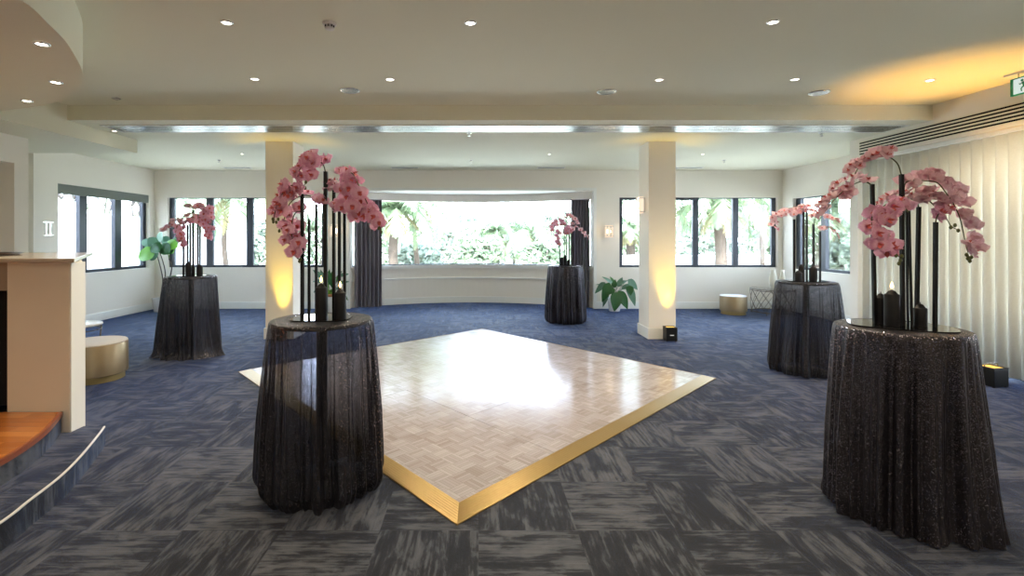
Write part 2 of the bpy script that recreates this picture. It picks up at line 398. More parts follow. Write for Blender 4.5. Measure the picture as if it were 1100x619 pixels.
# bay: bowed wall, sill moulding, pelmet and small ceiling
def arc_wall(bm, z0, z1, r0, r1):
    n = 40
    ins = [(x, bow(x, r0)) for x in xs]; outs = [(x, bow(x, r1)) for x in xs]
    return prism(bm, ins + outs[::-1], z0, z1)
bm = nb(); arc_wall(bm, 0, .86, BR, BR + .14)
arc_wall(bm, 2.50, 2.68, BR - .02, BR + .16)
box(bm, BAY[0] - .15, BAY[0], YF + .2, bow(BAY[0]) + .2, 0, 2.68); box(bm, BAY[1], BAY[1] + .15, YF + .2, bow(BAY[1]) + .2, 0, 2.68)
struct('wall_bay', bm, M['paint'])
struct('ceiling_bay', prism(nb(), [(BAY[0] - .15, YF + .21), (BAY[1] + .15, YF + .21)] + [(x, bow(x) + .16) for x in xs[::-1]], 2.68, 2.80), M['white'])
struct('baseboard_bay', arc_wall(nb(), 0, .15, BR - .018, BR), M['white'])
bm = nb(); arc_wall(bm, .86, .945, BR - .045, BR + .16); arc_wall(bm, .60, .63, BR - .035, BR)
struct('trim_1', bm, M['white'])
bm = nb(); c = .065
box(bm, BAY[1] - .0, BAY[1] + c, YF - .025, YF, 0, 2.745); box(bm, BAY[0] - c, BAY[0], YF - .025, YF, 0, 2.745); box(bm, BAY[0], BAY[1], YF - .025, YF, 2.68, 2.745)
struct('trim_2', bm, M['white'])

# left walls
LW = (8.62, 11.02); LZ = (0.945, 2.56)
bm = nb()
box(bm, XL - .2, XL, 6.62, LW[0], 0, ZF); box(bm, XL - .2, XL, LW[1], YF, 0, ZF)
box(bm, XL - .2, XL, LW[0], LW[1], 0, LZ[0]); box(bm, XL - .2, XL, LW[0], LW[1], LZ[1], ZF)
struct('wall_left', bm, M['paint'])
bm = nb()                      # nearer, stepped-in wall with a recess behind the bar
box(bm, XLN - .25, XLN, YB, 4.6, 0, ZC); box(bm, XLN - .25, XLN, 6.42, 6.62, 0, ZC); box(bm, XLN - .25, XLN, 4.6, 6.42, 2.58, ZC)
box(bm, XLN - .30, XLN - .25, 4.5, 6.5, 0, 2.7); box(bm, XL - .2, XLN - .25, 6.5, 6.62, 0, ZC)
struct('wall_left_near', bm, M['paint'])
struct('trim_3', box(nb(), XL, -6.99, 7.75, 7.93, 0, 2.936), M['paint'])
# soffit: straight dropped bulkhead + round drop over the stage
curve = crom([(-5.9, -.35, 0), (-4.6, -.15, 0), (-3.5, .45, 0), (-2.85, 1.2, 0), (-2.6, 1.9, 0), (-2.545, 2.4, 0), (-2.565, 2.77, 0), (-2.67, 3.05, 0), (-2.87, 3.47, 0), (-3.35, 4.17, 0), (-4.13, 4.83, 0), (-5.01, 5.17, 0), (-5.5, 5.2, 0)], 6)
struct('trim_4', box(nb(), XL, -5.36, 5.2, 7.75, 2.936, ZC), M['ceil'])
struct('trim_5', prism(nb(), [(v.x, v.y) for v in curve] + [(-6.04, 5.2), (-6.04, -.35)], 2.936, ZC), M['ceil'])
# right walls
bm = nb()
box(bm, XR, 6.3, YB, 7.70, 2.84, ZC); box(bm, 6.14, 6.3, YB, 3.2, 0, 2.84); box(bm, 6.14, 6.3, 7.4, 7.70, 0, 2.84); box(bm, 6.14, 6.3, 3.2, 7.4, 2.62, 2.84); box(bm, 6.14, 6.3, 3.2, 7.4, 0, .06); box(bm, XR, 6.95, 7.70, 7.86, 0, ZC)
struct('wall_right', bm, M['paint'])
RW = (8.5, 10.84); RZ = (0.925, 2.47)
bm = nb()
box(bm, XRF, XRF + .2, 7.86, RW[0], 0, ZF); box(bm, XRF, XRF + .2, RW[1], YF, 0, ZF)
box(bm, XRF, XRF + .2, RW[0], RW[1], 0, RZ[0]); box(bm, XRF, XRF + .2, RW[0], RW[1], RZ[1], ZF)
struct('wall_right_far', bm, M['paint'])
struct('wall_back', box(nb(), -7.6, 7.2, YB - .2, YB, 0, ZC), M['paint'])
# baseboards
bm = nb()
for a, b in ((XL, BAY[0] - .065), (BAY[1] + .065, XRF)): box(bm, a, b, YF - .02, YF, 0, .16)
struct('baseboard_far', bm, M['white'], bevel=.006)
bm = nb(); box(bm, XL, XL + .02, 7.93, YF - .02, 0, .16); struct('baseboard_left', bm, M['white'], bevel=.006)
bm = nb(); box(bm, XRF - .02, XRF, 7.86, YF - .02, 0, .16); struct('baseboard_right', bm, M['white'], bevel=.006)
struct('baseboard_back', box(nb(), XLN, XR, YB, YB + .02, 0, .16), M['white'])

# windows
def window(n, origin, rz, L, z0, z1, mull, fw=.075, dark_head=None, pane_off=.12):
    r = sempty('window_%d' % n, origin, rz)
    bm = nb(); d0, d1 = .08, .14
    box(bm, 0, fw, d0, d1, z0, z1); box(bm, L - fw, L, d0, d1, z0, z1)
    box(bm, fw, L - fw, d0, d1, z0, z0 + .055); box(bm, fw, L - fw, d0, d1, z1 - .02, z1)
    obj('frame', bm, M['frame'], r)
    edges = [fw]
    for a, b in mull:
        obj('mullion', box(nb(), a, b, d0 - .01, d1, z0 + .055, z1 - .02), M['frame'], r); edges += [a, b]
    edges.append(L - fw)
    for a, b in zip(edges[::2], edges[1::2]):
        obj('glass_pane', box(nb(), a, b, pane_off - .004, pane_off, z0 + .055, z1 - .02), M['glass'], r)
    return r
def mx(p, x0): return (p - CX) / F * (YF + .08) - x0
w = window(2, (WL[0], YF, 0), 0, WL[1] - WL[0], ZS, ZH, [(mx(222, WL[0]), mx(229, WL[0])), (mx(265, WL[0]), mx(272, WL[0]))], .11)
w = window(4, (WR[0], YF, 0), 0, WR[1] - WR[0], ZS, ZH, [(mx(744, WR[0]), mx(750, WR[0])), (mx(787, WR[0]), mx(793, WR[0]))], .09)
obj('blind_cassette', box(nb(), 0, mx(750, WR[0]), .03, .079, ZH - .055, ZH), M['frame'], w)
def ly(p): return -XL * F / (CX - p) if False else (XL - .08) * F / (p - CX)
w = window(1, (XL, LW[0], 0), PI / 2, LW[1] - LW[0], LZ[0], LZ[1], [(ly(85) - LW[0], ly(93) - LW[0]), (ly(123) - LW[0], ly(130) - LW[0])], .10)
obj('roller_blind', box(nb(), 0, LW[1] - LW[0], .02, .075, LZ[1] - .17, LZ[1]), M['blind_grey'], w)
w = window(5, (XRF, RW[1], 0), -PI / 2, RW[1] - RW[0], RZ[0], RZ[1], [(.80, .93), (1.6, 1.73)], .15)
w = window(6, (6.14, 7.4, 0), -PI / 2, 4.2, .06, 2.62, [(1.35, 1.43), (2.75, 2.83)], .07)
# bay window: one bowed pane over a slim dark sill rail
w = sempty('window_3')
obj('sill_rail', arc_wall(nb(), .945, .968, BR + .03, BR + .09), M['frame'], w)
obj('glass_pane', arc_wall(nb(), .968, 2.50, BR + .055, BR + .060), M['glass'], w)

# columns
def column(x0, x1, y0, y1):
    c = sempty('column', ((x0 + x1) / 2, (y0 + y1) / 2, 0)); hx, hy = (x1 - x0) / 2, (y1 - y0) / 2
    obj('shaft', box(nb(), -hx, hx, -hy, hy, 0, ZF), M['paint'], c, bevel=.006)
    bm = nb(); e = .018
    for (a, b, p, q) in ((-hx - e, hx + e, -hy - e, -hy), (-hx - e, hx + e, hy, hy + e), (-hx - e, -hx, -hy, hy), (hx, hx + e, -hy, hy)): box(bm, a, b, p, q, 0, .17)
    obj('skirting', bm, M['white'], c)
    return c
column(2.704, 3.136, 7.84, 8.32)
column(-3.387, -2.947, 7.84, 8.32)

# stage: two curved carpeted steps and polished timber deck
st = sempty('stage_platform')
low = crom([(-2.885, 3.81, 0), (-2.812, 3.66, 0), (-2.653, 3.298, 0), (-2.55, 3.014, 0), (-2.488, 2.739, 0), (-2.438, 2.5, 0), (-2.41, 2.0, 0), (-2.55, 1.3, 0), (-2.9, .6, 0), (-3.6, 0.1, 0), (-4.6, -.15, 0), (-6.0, -.2, 0)], 8)
hi_ = crom([(-3.115, 3.69, 0), (-2.91, 3.30, 0), (-2.79, 2.88, 0), (-2.74, 2.3, 0), (-2.85, 1.6, 0), (-3.2, .95, 0), (-3.9, .45, 0), (-4.8, .25, 0), (-6.0, .2, 0)], 8)
obj('lower_step', prism(nb(), [(v.x, v.y) for v in low] + [(-6.03, 3.69), (-3.05, 3.69), (-3.05, 3.81)], 0, .148), M['carpet'], st)
def strip(path, wd, z0, z1):
    bm = nb(); P = [Vector((v.x, v.y)) for v in path]; ins = []
    for i, p in enumerate(P):
        d = (P[min(i + 1, len(P) - 1)] - P[max(i - 1, 0)]).normalized(); nrm = Vector((d.y, -d.x))
        if nrm.x > 0: nrm = -nrm
        ins.append(p + nrm * wd)
    return prism(bm, [tuple(p) for p in P] + [tuple(p) for p in ins[::-1]], z0, z1)
obj('step_nosing', strip([v + Vector((.004, 0, 0)) for v in low[:68]], .012, .142, .1505), M['nosing'], st)
obj('upper_riser', prism(nb(), [(v.x - .006, v.y) for v in hi_] + [(-6.03, 3.69)], .148, .276), M['carpet'], st)
obj('timber_deck', prism(nb(), [(v.x, v.y) for v in hi_] + [(-6.03, 3.69)], .276, .300), M['timber'], st)
obj('deck_nosing', strip([v + Vector((.004, 0, 0)) for v in hi_[:52]], .022, .270, .303), M['timber_edge'], st)

# ------------------------------------------------------------------ bar counter
bar = thing('bar_counter', 'high bar counter with greige top and beige end panel beside the timber stage', 'counter', (-3.06, 3.70, 0))
obj('end_panel', box(nb(), -.475, -.008, 0, .13, 0, 1.418), M['beige'], bar, bevel=.003)
obj('side_panel', box(nb(), -.008, .004, 0.003, .135, 0, 1.418), M['white'], bar)  # white against the beige end puts the window light into the colour
d = Vector((-1.2, 1.45)).normalized(); nrm = Vector((-d.y, d.x))
def dp(s, o): v = d * s + nrm * o; return (v.x, v.y + .0)
obj('outer_panel', prism(nb(), [(-.02 + dp(s_, o_)[0], .136 + dp(s_, o_)[1]) for s_, o_ in ((0, 0), (1.7, 0), (1.7, .13), (.2, .13))], 0, 1.418), M['white'], bar)
obj('back_panel', box(nb(), -2.85, -1.2, 1.40, 1.50, 0, 1.418), M['white'], bar)
obj('fascia', box(nb(), -2.85, -.476, .02, .06, 1.205, 1.418), M['taupe'], bar)
bm = nb(); n = 90
for i in range(n + 1):
    x = -2.8 + 2.32 * i / n
    for j in range(9):
        z = .305 + .90 * j / 8
        bm.verts.new((x, .10 + .022 * math.sin(i * 1.13) + .012 * math.sin(i * .37 + j * .15), z))
bm.verts.ensure_lookup_table()
for i in range(n):
    for j in range(8): bm.faces.new([bm.verts[k] for k in (i * 9 + j, (i + 1) * 9 + j, (i + 1) * 9 + j + 1, i * 9 + j + 1)])
obj('drape', bm, M['drape'], bar, True)
obj('countertop', prism(nb(), [(.075, -.055), (-1.05, 1.56), (-2.9, 1.56), (-2.9, -.055)], 1.418, 1.450), M['slab'], bar, bevel=.006)
tr = thing('serving_tray', 'dark round tray lying on the bar countertop', 'tray', (-4.42, 4.25, 1.450))
obj('plate', lathe(nb(), [(0, 0.001), (.33, 0.001), (.36, .022), (.372, .022), (.34, 0.0), (0, 0.0)][::-1], 40), M['tray'], tr, True)

# ------------------------------------------------------------------ dance floor
Np, Rp, Lp, Fp = Vector((-.119, 2.744)), Vector((2.702, 5.616)), Vector((-2.867, 5.89)), Vector((.07, 8.68))
ctr = (Np + Rp + Lp + Fp) / 4; rot = math.radians(44.0)
df = thing('dance_floor', 'square parquet dance floor with gold edging laid on the carpet', 'dance floor', (ctr.x, ctr.y, 0), rot)
Ri = Matrix.Rotation(-rot, 2)
q = [Ri @ (p - ctr) for p in (Np, Rp, Fp, Lp)]
wr = .112; zt = .040
def inset(qd, w):
    out = []
    for i in range(4):
        p = qd[i]; a = (qd[i - 1] - p).normalized(); b = (qd[(i + 1) % 4] - p).normalized()
        s = abs(a.x * b.y - a.y * b.x); out.append(p + (a + b) * (w / s))
    return out
qi = inset(q, wr)
def bil(u, v): return (qi[0] * (1 - u) + qi[1] * u) * (1 - v) + (qi[3] * (1 - u) + qi[2] * u) * v
K = 4; g = .0014
for i in range(K):
    for j in range(K):
        P = [bil(*uv) for uv in ((i / K + g / 4, j / K + g / 4), ((i + 1) / K - g / 4, j / K + g / 4), ((i + 1) / K - g / 4, (j + 1) / K - g / 4), (i / K + g / 4, (j + 1) / K - g / 4))]
        obj('parquet_panel', prism(nb(), [tuple(p) for p in P], 0.002, zt + random.uniform(-.0006, .0006)), M['parquet'], df)
for i in range(4):
    a, b, ai, bi = q[i], q[(i + 1) % 4], qi[i], qi[(i + 1) % 4]
    bm = nb()
    V = [bm.verts.new(v) for v in ((a.x, a.y, 0.001), (b.x, b.y, 0.001), (b.x, b.y, .008), (a.x, a.y, .008), (ai.x, ai.y, zt + .002), (bi.x, bi.y, zt + .002), (ai.x, ai.y, .001), (bi.x, bi.y, .001))]
    for f in ((0, 1, 2, 3), (3, 2, 5, 4), (4, 5, 7, 6), (0, 6, 7, 1), (0, 3, 4, 6), (1, 7, 5, 2)): bm.faces.new([V[k] for k in f])
    obj('edge_ramp', bm, M['gold_edge'], df)

# ------------------------------------------------------------------ blossoms
def petal(bm, ang, L, W, cup, base=.10, lift=0.0, tip=.8, mi=0, nu=5, nv=5, z0=0.0):
    ca, sa = math.cos(ang), math.sin(ang); grid = []
    for i in range(nu + 1):
        t = i / nu
        wd = W * .5 * (base + (1 - base) * math.sin(PI * min(1, t ** .8 * .93 + .03)) ** tip)
        if i == nu: wd *= .55
        row = []
        for j in range(nv):
            s = j / (nv - 1) * 2 - 1
            r = L * (t - .06 * s * s * t); w = wd * s
            z = z0 + lift * t + cup * (t * t) - .18 * abs(s) * wd * t + .006 * math.sin(5 * s + 7 * t + ang) * t
            row.append(bm.verts.new((ca * r - sa * w, sa * r + ca * w, z)))
        grid.append(row)
    for a, b in zip(grid, grid[1:]):
        for j in range(nv - 1): bm.faces.new((a[j], a[j + 1], b[j + 1], b[j])).material_index = mi
def blossom_mesh(name, pm, cup, seed):
    rs = random.Random(seed); bm = nb()
    J = lambda: rs.uniform(-.12, .12)
    petal(bm, PI / 2 + J(), .047, .034, cup - .006, z0=-.002)
    petal(bm, -PI / 2 + .75 + J(), .046, .032, cup - .004, z0=-.002); petal(bm, -PI / 2 - .75 + J(), .046, .032, cup - .004, z0=-.002)
    petal(bm, .22 + J(), .052, .062, cup, tip=.55); petal(bm, PI - .22 + J(), .052, .062, cup, tip=.55)
    petal(bm, -PI / 2 + .1, .020, .020, .012, lift=.008, mi=1, nu=3, nv=3, z0=.004)
    petal(bm, .35, .013, .012, .016, lift=.004, mi=1, nu=3, nv=3, z0=.003); petal(bm, PI - .35, .013, .012, .016, lift=.004, mi=1, nu=3, nv=3, z0=.003)
    lathe(bm, [(0, .013), (.004, .011), (.0045, .006), (.003, 0)], 8, (0, .003, 0), 1)
    me = bpy.data.meshes.new(name); bm.to_mesh(me); bm.free()
    me.materials.append(pm); me.materials.append(M['lip'])
    me.polygons.foreach_set('use_smooth', [True] * len(me.polygons)); return me
BL = [blossom_mesh('blossom_open', M['petal'], .004, 1), blossom_mesh('blossom_cupped', M['petal'], .016, 2), blossom_mesh('blossom_reflexed', M['petal'], -.012, 3)]
BP = [blossom_mesh('pale_blossom_open', M['petal_pale'], .006, 4), blossom_mesh('pale_blossom_cupped', M['petal_pale'], .020, 5), blossom_mesh('pale_blossom_reflexed', M['petal_pale'], -.010, 6)]

def centrepiece(label, base, tz, Z, rods, sprays, plate, seed, size=1.0):
    """base: table centre (x, y); tz: plate height; Z(zx, zy) -> photo pixel of the zoomed study; depth of table = base[1]"""
    rs = random.Random(seed); Y = base[1]
    r = thing('orchid_centrepiece', label, 'flower arrangement', (base[0], base[1], tz), 0, 'orchid centrepieces on the cocktail tables')
    O = Vector((base[0], base[1], tz))
    pw, pd, prz = plate; bm = nb()
    poly = [(pw * math.copysign(abs(math.cos(a)) ** .55, math.cos(a)), pd * math.copysign(abs(math.sin(a)) ** .55, math.sin(a))) for a in [2 * PI * k / 40 for k in range(40)]]
    R2 = Matrix.Rotation(prz, 2); poly = [tuple(R2 @ Vector(p)) for p in poly]
    obj('base_plate', prism(bm, poly, 0, .008), M['black_gloss'], r)
    tops = []
    for zb, zx, zy, dY, w in rods:
        top = at(*Z(zx, zy), Y + dY) - O; bx = at(Z(zb, 0)[0], 0, Y + dY).x - O.x
        bm = nb(); tube(bm, [(bx, dY, .008), (top.x, dY, top.z)], w * .7071, 4)
        obj('rod', bm, M['black_metal'], r); tops.append(Vector((top.x, dY, top.z)))
    for s in sprays:
        k = s['rod']; d0 = rods[k][3] if k is not None else s.get('d0', 0); d1 = s.get('d1', d0)
        pts = [at(*Z(*p), Y + d0 + (d1 - d0) * i / max(1, len(s['stem']) - 1)) - O for i, p in enumerate(s['stem'])]
        if k is not None: pts[0] = tops[k] - Vector((0, 0, .01))
        path = crom(pts, 6); bm = nb(); tube(bm, path, .0042 * size, 5, .0022 * size)
        for (bx, by) in s.get('buds', ()):
            p = at(*Z(bx, by), Y + d1) - O
            near = min(path, key=lambda v: (v - p).length)
            tube(bm, [near, p], .0016, 4)
            lathe(bm, [(0, -.012), (.007, -.006), (.009, .001), (.006, .010), (0, .014)], 8, p, 1)
        sp = obj('orchid_spray', bm, [M['orchid_stem'], M['bud']], r, True)
        fx, fy, fz = s.get('face', (0, -1, -.1)); sc = s.get('sc', 1.0) * size * 1.05
        fl = s['fl']
        for i, p in enumerate(fl):
            tt = i / max(1, len(fl) - 1)
            dep = d0 + (d1 - d0) * tt + rs.uniform(-.035, .035)
            pos = at(*Z(*p), Y + dep) - O
            me = rs.choice(BP if s.get('pale') else BL)
            b = bpy.data.objects.new('blossom', me); COL.objects.link(b); b.parent = sp
            near = min(path, key=lambda v: (v - pos).length); outw = (pos - near)
            dirv = Vector((fx, fy, fz)) + Vector((rs.uniform(-.45, .45), rs.uniform(-.3, .3), rs.uniform(-.4, .3))) + (outw.normalized() * .5 if outw.length > .01 else Vector((0, 0, 0)))
            qn = dirv.to_track_quat('Z', 'Y')
            b.rotation_mode = 'QUATERNION'; b.rotation_quaternion = qn @ Euler((0, 0, rs.uniform(-.45, .45))).to_quaternion()
            b.location = pos; k2 = sc * rs.uniform(.84, 1.12); b.scale = (k2, k2, k2)
    return r

# ------------------------------------------------------------------ cocktail tables and cloths
def smooth_noise(rs, n, terms):
    T = [(k, rs.uniform(0, 2 * PI), a) for k, a in terms]
    return [sum(a * math.sin(k * 2 * PI * i / n + p) for k, p, a in T) for i in range(n)]
def cocktail(x, y, idx, label, clabel, seed, flare=(), tuck=.02, spread=.035, R=.32, H=1.08):
    rs = random.Random(seed)
    t = thing('cocktail_table', label, 'table', (x, y, 0), 0, 'cocktail tables under sequin cloths')
    obj('tabletop', lathe(nb(), [(0, H - .03), (R - .03, H - .03), (R - .022, H - .02), (R - .022, H - .008), (R - .03, H - .003), (0, H - .003)], 48), M['black_metal'], t, True, angle=.7)
    obj('pole', cyl(nb(), (0, 0, 0), .035, .035, H - .031, 20), M['black_metal'], t, True, angle=.7)
    obj('base', lathe(nb(), [(0, .004), (.23, .004), (.23, .012), (.10, .03), (.045, .05), (0, .05)], 40), M['black_metal'], t, True, angle=.7)
    n = 432
    fold = smooth_noise(rs, n, [(7, .5), (11, .55), (16, .6), (23, .5), (31, .38), (44, .26), (67, .14)])
    mx_ = max(abs(v) for v in fold); fold = [v / mx_ for v in fold]
    fold = [max(v, -.5) for v in fold]
    fold = [math.copysign(abs(v) ** .8, v) for v in fold]
    wav = smooth_noise(rs, n, [(2, .5), (3, .5), (5, .4)]); hem = smooth_noise(rs, n, [(3, .5), (8, .3), (13, .3)])
    bm = nb(); rings = []
    prof = [(R * .5, H), (R * .8, H), (R - .018, H), (R - .005, H - .004), (R, H - .014)]
    c0 = bm.verts.new((0, 0, H + .0005))
    for r, z in prof: rings.append([bm.verts.new((r * math.cos(2 * PI * k / n), r * math.sin(2 * PI * k / n), z)) for k in range(n)])
    J = 34; z0 = H - .014
    for j in range(1, J + 1):
        tt = j / J; row = []
        for k in range(n):
            a = 2 * PI * k / n
            amp = .006 + .048 * min(1, tt * 1.7) ** .8
            shift = .25 * math.sin(tt * 4 + wav[k] * 2) * tt
            kk = (k + shift * 6) % n; i0 = int(kk); fr = kk - i0
            fv = fold[i0 % n] * (1 - fr) + fold[(i0 + 1) % n] * fr
            fl = sum(A * math.exp(-((a - fa + PI) % (2 * PI) - PI) ** 2 / (2 * s * s)) for fa, s, A in flare) * tt ** 2.2
            r = R + spread * tt ** .9 + amp * fv + .012 * wav[k] * tt + fl
            z = z0 * (1 - tt) + .006
            if tt > .9:
                u = (tt - .9) / .1
                r += -tuck * u * u + .016 * hem[k] * u
                z += .012 * (hem[k] + .3) * u if hem[k] > -.3 else 0
            row.append(bm.verts.new((r * math.cos(a), r * math.sin(a), max(.003, z))))
        rings.append(row)
    for k in range(n): bm.faces.new((c0, rings[0][k], rings[0][(k + 1) % n]))
    for A, B in zip(rings, rings[1:]):
        for k in range(n): bm.faces.new((A[k], B[k], B[(k + 1) % n], A[(k + 1) % n]))
    c = obj('tablecloth', bm, M['cloths'][idx], None, True, (x, y, 0))
    tag(c, clabel, 'tablecloth', 'black sequin tablecloths')
    return t
def candle(label, x, y, z, dia, h, lit):
    c = thing('pillar_candle', label, 'candle', (x, y, z), 0, 'black pillar candles on the cocktail tables')
    R = dia / 2
    obj('wax_body', lathe(nb(), [(0, 0), (R, 0), (R, h - .004), (R - .004, h), (R * .72, h + .003), (R * .45, h + .018), (R * .18, h + .024), (0, h + .024)], 28), M['candle'], c, True, angle=.8)
    tube_ = tube(nb(), [(0, 0, h + .022), (.001, 0, h + .034)], .0022, 5)
    obj('wick', tube_, M['black_metal'], c)
    if lit:
        obj('flame', lathe(nb(), [(0, h + .030), (.0065, h + .037), (.0085, h + .046), (.005, h + .060), (0, h + .074)], 12), M['flame'], c, True)
    return c

ZP = 1.0815
T1, T2, T3, T4, T5 = (2.477, 2.90), (-1.011, 3.186), (-3.95, 6.78), (1.655, 9.42), (3.953, 5.95)
cocktail(*T1, 0, 'cocktail table under the opaque sequin cloth at the near right', 'near-opaque black sequin cloth, flared hem, on the near right cocktail table', 11, flare=((-.95, .30, .06),), tuck=.0, spread=.035)
cocktail(*T2, 1, 'cocktail table seen through the sheer cloth left of the dance floor corner', 'sheer black sequin cloth on the table just left of the dance floor', 12, tuck=.05, spread=.055)
cocktail(*T3, 2, 'cocktail table under dark cloth by the left windows, near the big-leafed plant', 'black sequin cloth trailing on the carpet, on the table by the left corner', 13, flare=((-.35, .3, .10), (PI + .5, .3, .05)), tuck=-.03, spread=.03)
cocktail(*T4, 3, 'cocktail table under dark cloth before the right curtain of the bow window', 'small looking black cloth on the farthest table, before the bow window', 14, tuck=.03, spread=.055)
cocktail(*T5, 4, 'cocktail table beside the end of the vertical blinds, behind the near right table', 'sheer black cloth on the table beside the end of the vertical blinds', 15, flare=((PI + .7, .5, .06),), tuck=.02, spread=.06)

def zf(x0, y0, s): return lambda x, y: (x0 + x / s, y0 + y / s)
# T1 ----------------------------------------------------------------
Z1 = zf(880, 150, 4.421)
centrepiece('tall arching pink and pale orchids on the near right table, before the blinds', T1, ZP, Z1,
    [(264, 252, 212, .06, .017), (397, 391, 165, -.02, .018), (421, 414, 335, .03, .010), (440, 426, 338, -.06, .010), (462, 473, 320, .0, .017), (550, 553, 392, -.07, .017)],
    [dict(rod=1, d1=.06, pale=True, sc=.82, face=(-.2, -.7, .5), stem=[(391, 165), (375, 120), (345, 90), (315, 80), (260, 85), (200, 115), (170, 165)],
          fl=[(340, 42), (300, 50), (322, 68), (275, 65), (250, 75), (230, 88), (205, 95), (180, 105), (160, 130), (140, 148), (150, 120), (190, 125)]),
     dict(rod=0, d1=.12, pale=True, sc=.85, face=(-.5, .2, .6), stem=[(252, 212), (220, 200), (180, 205), (120, 240), (60, 300), (15, 360), (-10, 395)],
          fl=[(235, 190), (195, 178), (160, 175), (125, 190), (135, 225), (90, 210), (110, 255), (70, 235), (55, 265), (85, 260), (30, 275), (40, 300), (8, 300), (10, 330), (-5, 350), (25, 320), (125, 270), (150, 245)]),
     dict(rod=2, d1=-.12, pale=True, sc=.88, face=(.8, .3, .4), stem=[(414, 335), (403, 265), (408, 210), (440, 193), (500, 195), (560, 205), (600, 250), (640, 310), (670, 380), (690, 470), (712, 560)],
          fl=[(400, 190), (430, 183), (440, 208), (470, 170), (505, 172), (530, 160), (560, 155), (545, 185), (580, 180), (610, 205), (640, 225), (670, 240), (650, 270), (690, 295), (640, 290), (695, 345), (675, 360), (720, 390), (735, 405), (730, 460), (745, 480), (720, 525), (755, 510), (735, 535), (710, 490)],
          buds=[(700, 548), (715, 578), (722, 560), (706, 566)]),
     dict(rod=3, d1=-.14, sc=1.08, face=(-.1, -1, .1), stem=[(426, 338), (400, 318), (360, 292), (300, 320), (250, 370), (265, 450), (335, 510), (382, 560)],
          fl=[(380, 290), (400, 312), (350, 315), (265, 345), (335, 345), (305, 390), (240, 420), (310, 455), (262, 490), (345, 500), (318, 535), (295, 352), (280, 445), (358, 520), (228, 412), (290, 500), (330, 380)],
          buds=[(385, 575), (392, 555), (378, 590), (365, 552)]),
     dict(rod=4, d1=.10, pale=True, sc=.9, face=(-.3, .7, .5), stem=[(473, 320), (462, 295), (420, 278), (360, 275), (300, 292)],
          fl=[(440, 262), (420, 250), (390, 248), (360, 255), (330, 265), (345, 285), (300, 285), (285, 300)]),
     dict(rod=None, d0=.02, d1=-.08, pale=True, sc=.85, face=(.4, .6, .6), stem=[(430, 255), (460, 268), (500, 275), (545, 312), (600, 370), (628, 412), (662, 430)],
          fl=[(480, 258), (500, 243), (530, 240), (550, 258), (572, 278), (520, 280), (588, 300), (490, 282)], buds=[(625, 418), (660, 433), (645, 408)]),
     dict(rod=5, d1=-.07, sc=.95, face=(.3, -.6, .6), stem=[(553, 392), (558, 370), (575, 345), (600, 335)], fl=[(575, 340), (600, 322), (622, 326), (562, 358), (590, 350)])],
    (.25, .16, -.55), 21)
for lab, px, Yc, dia, h, lit in (('lit black pillar candle, tallest on the near right table', 958, 2.87, .075, .185, True),
        ('short black pillar candle right of the rods on the near right table', 988.5, 2.87, .066, .105, True),
        ('slim black pillar candle tucked behind the lit one on the near right table', 946, 2.965, .06, .155, False)):
    candle(lab, (px - CX) / F * Yc, Yc, ZP + .008, dia, h, lit and 'tallest' in lab)
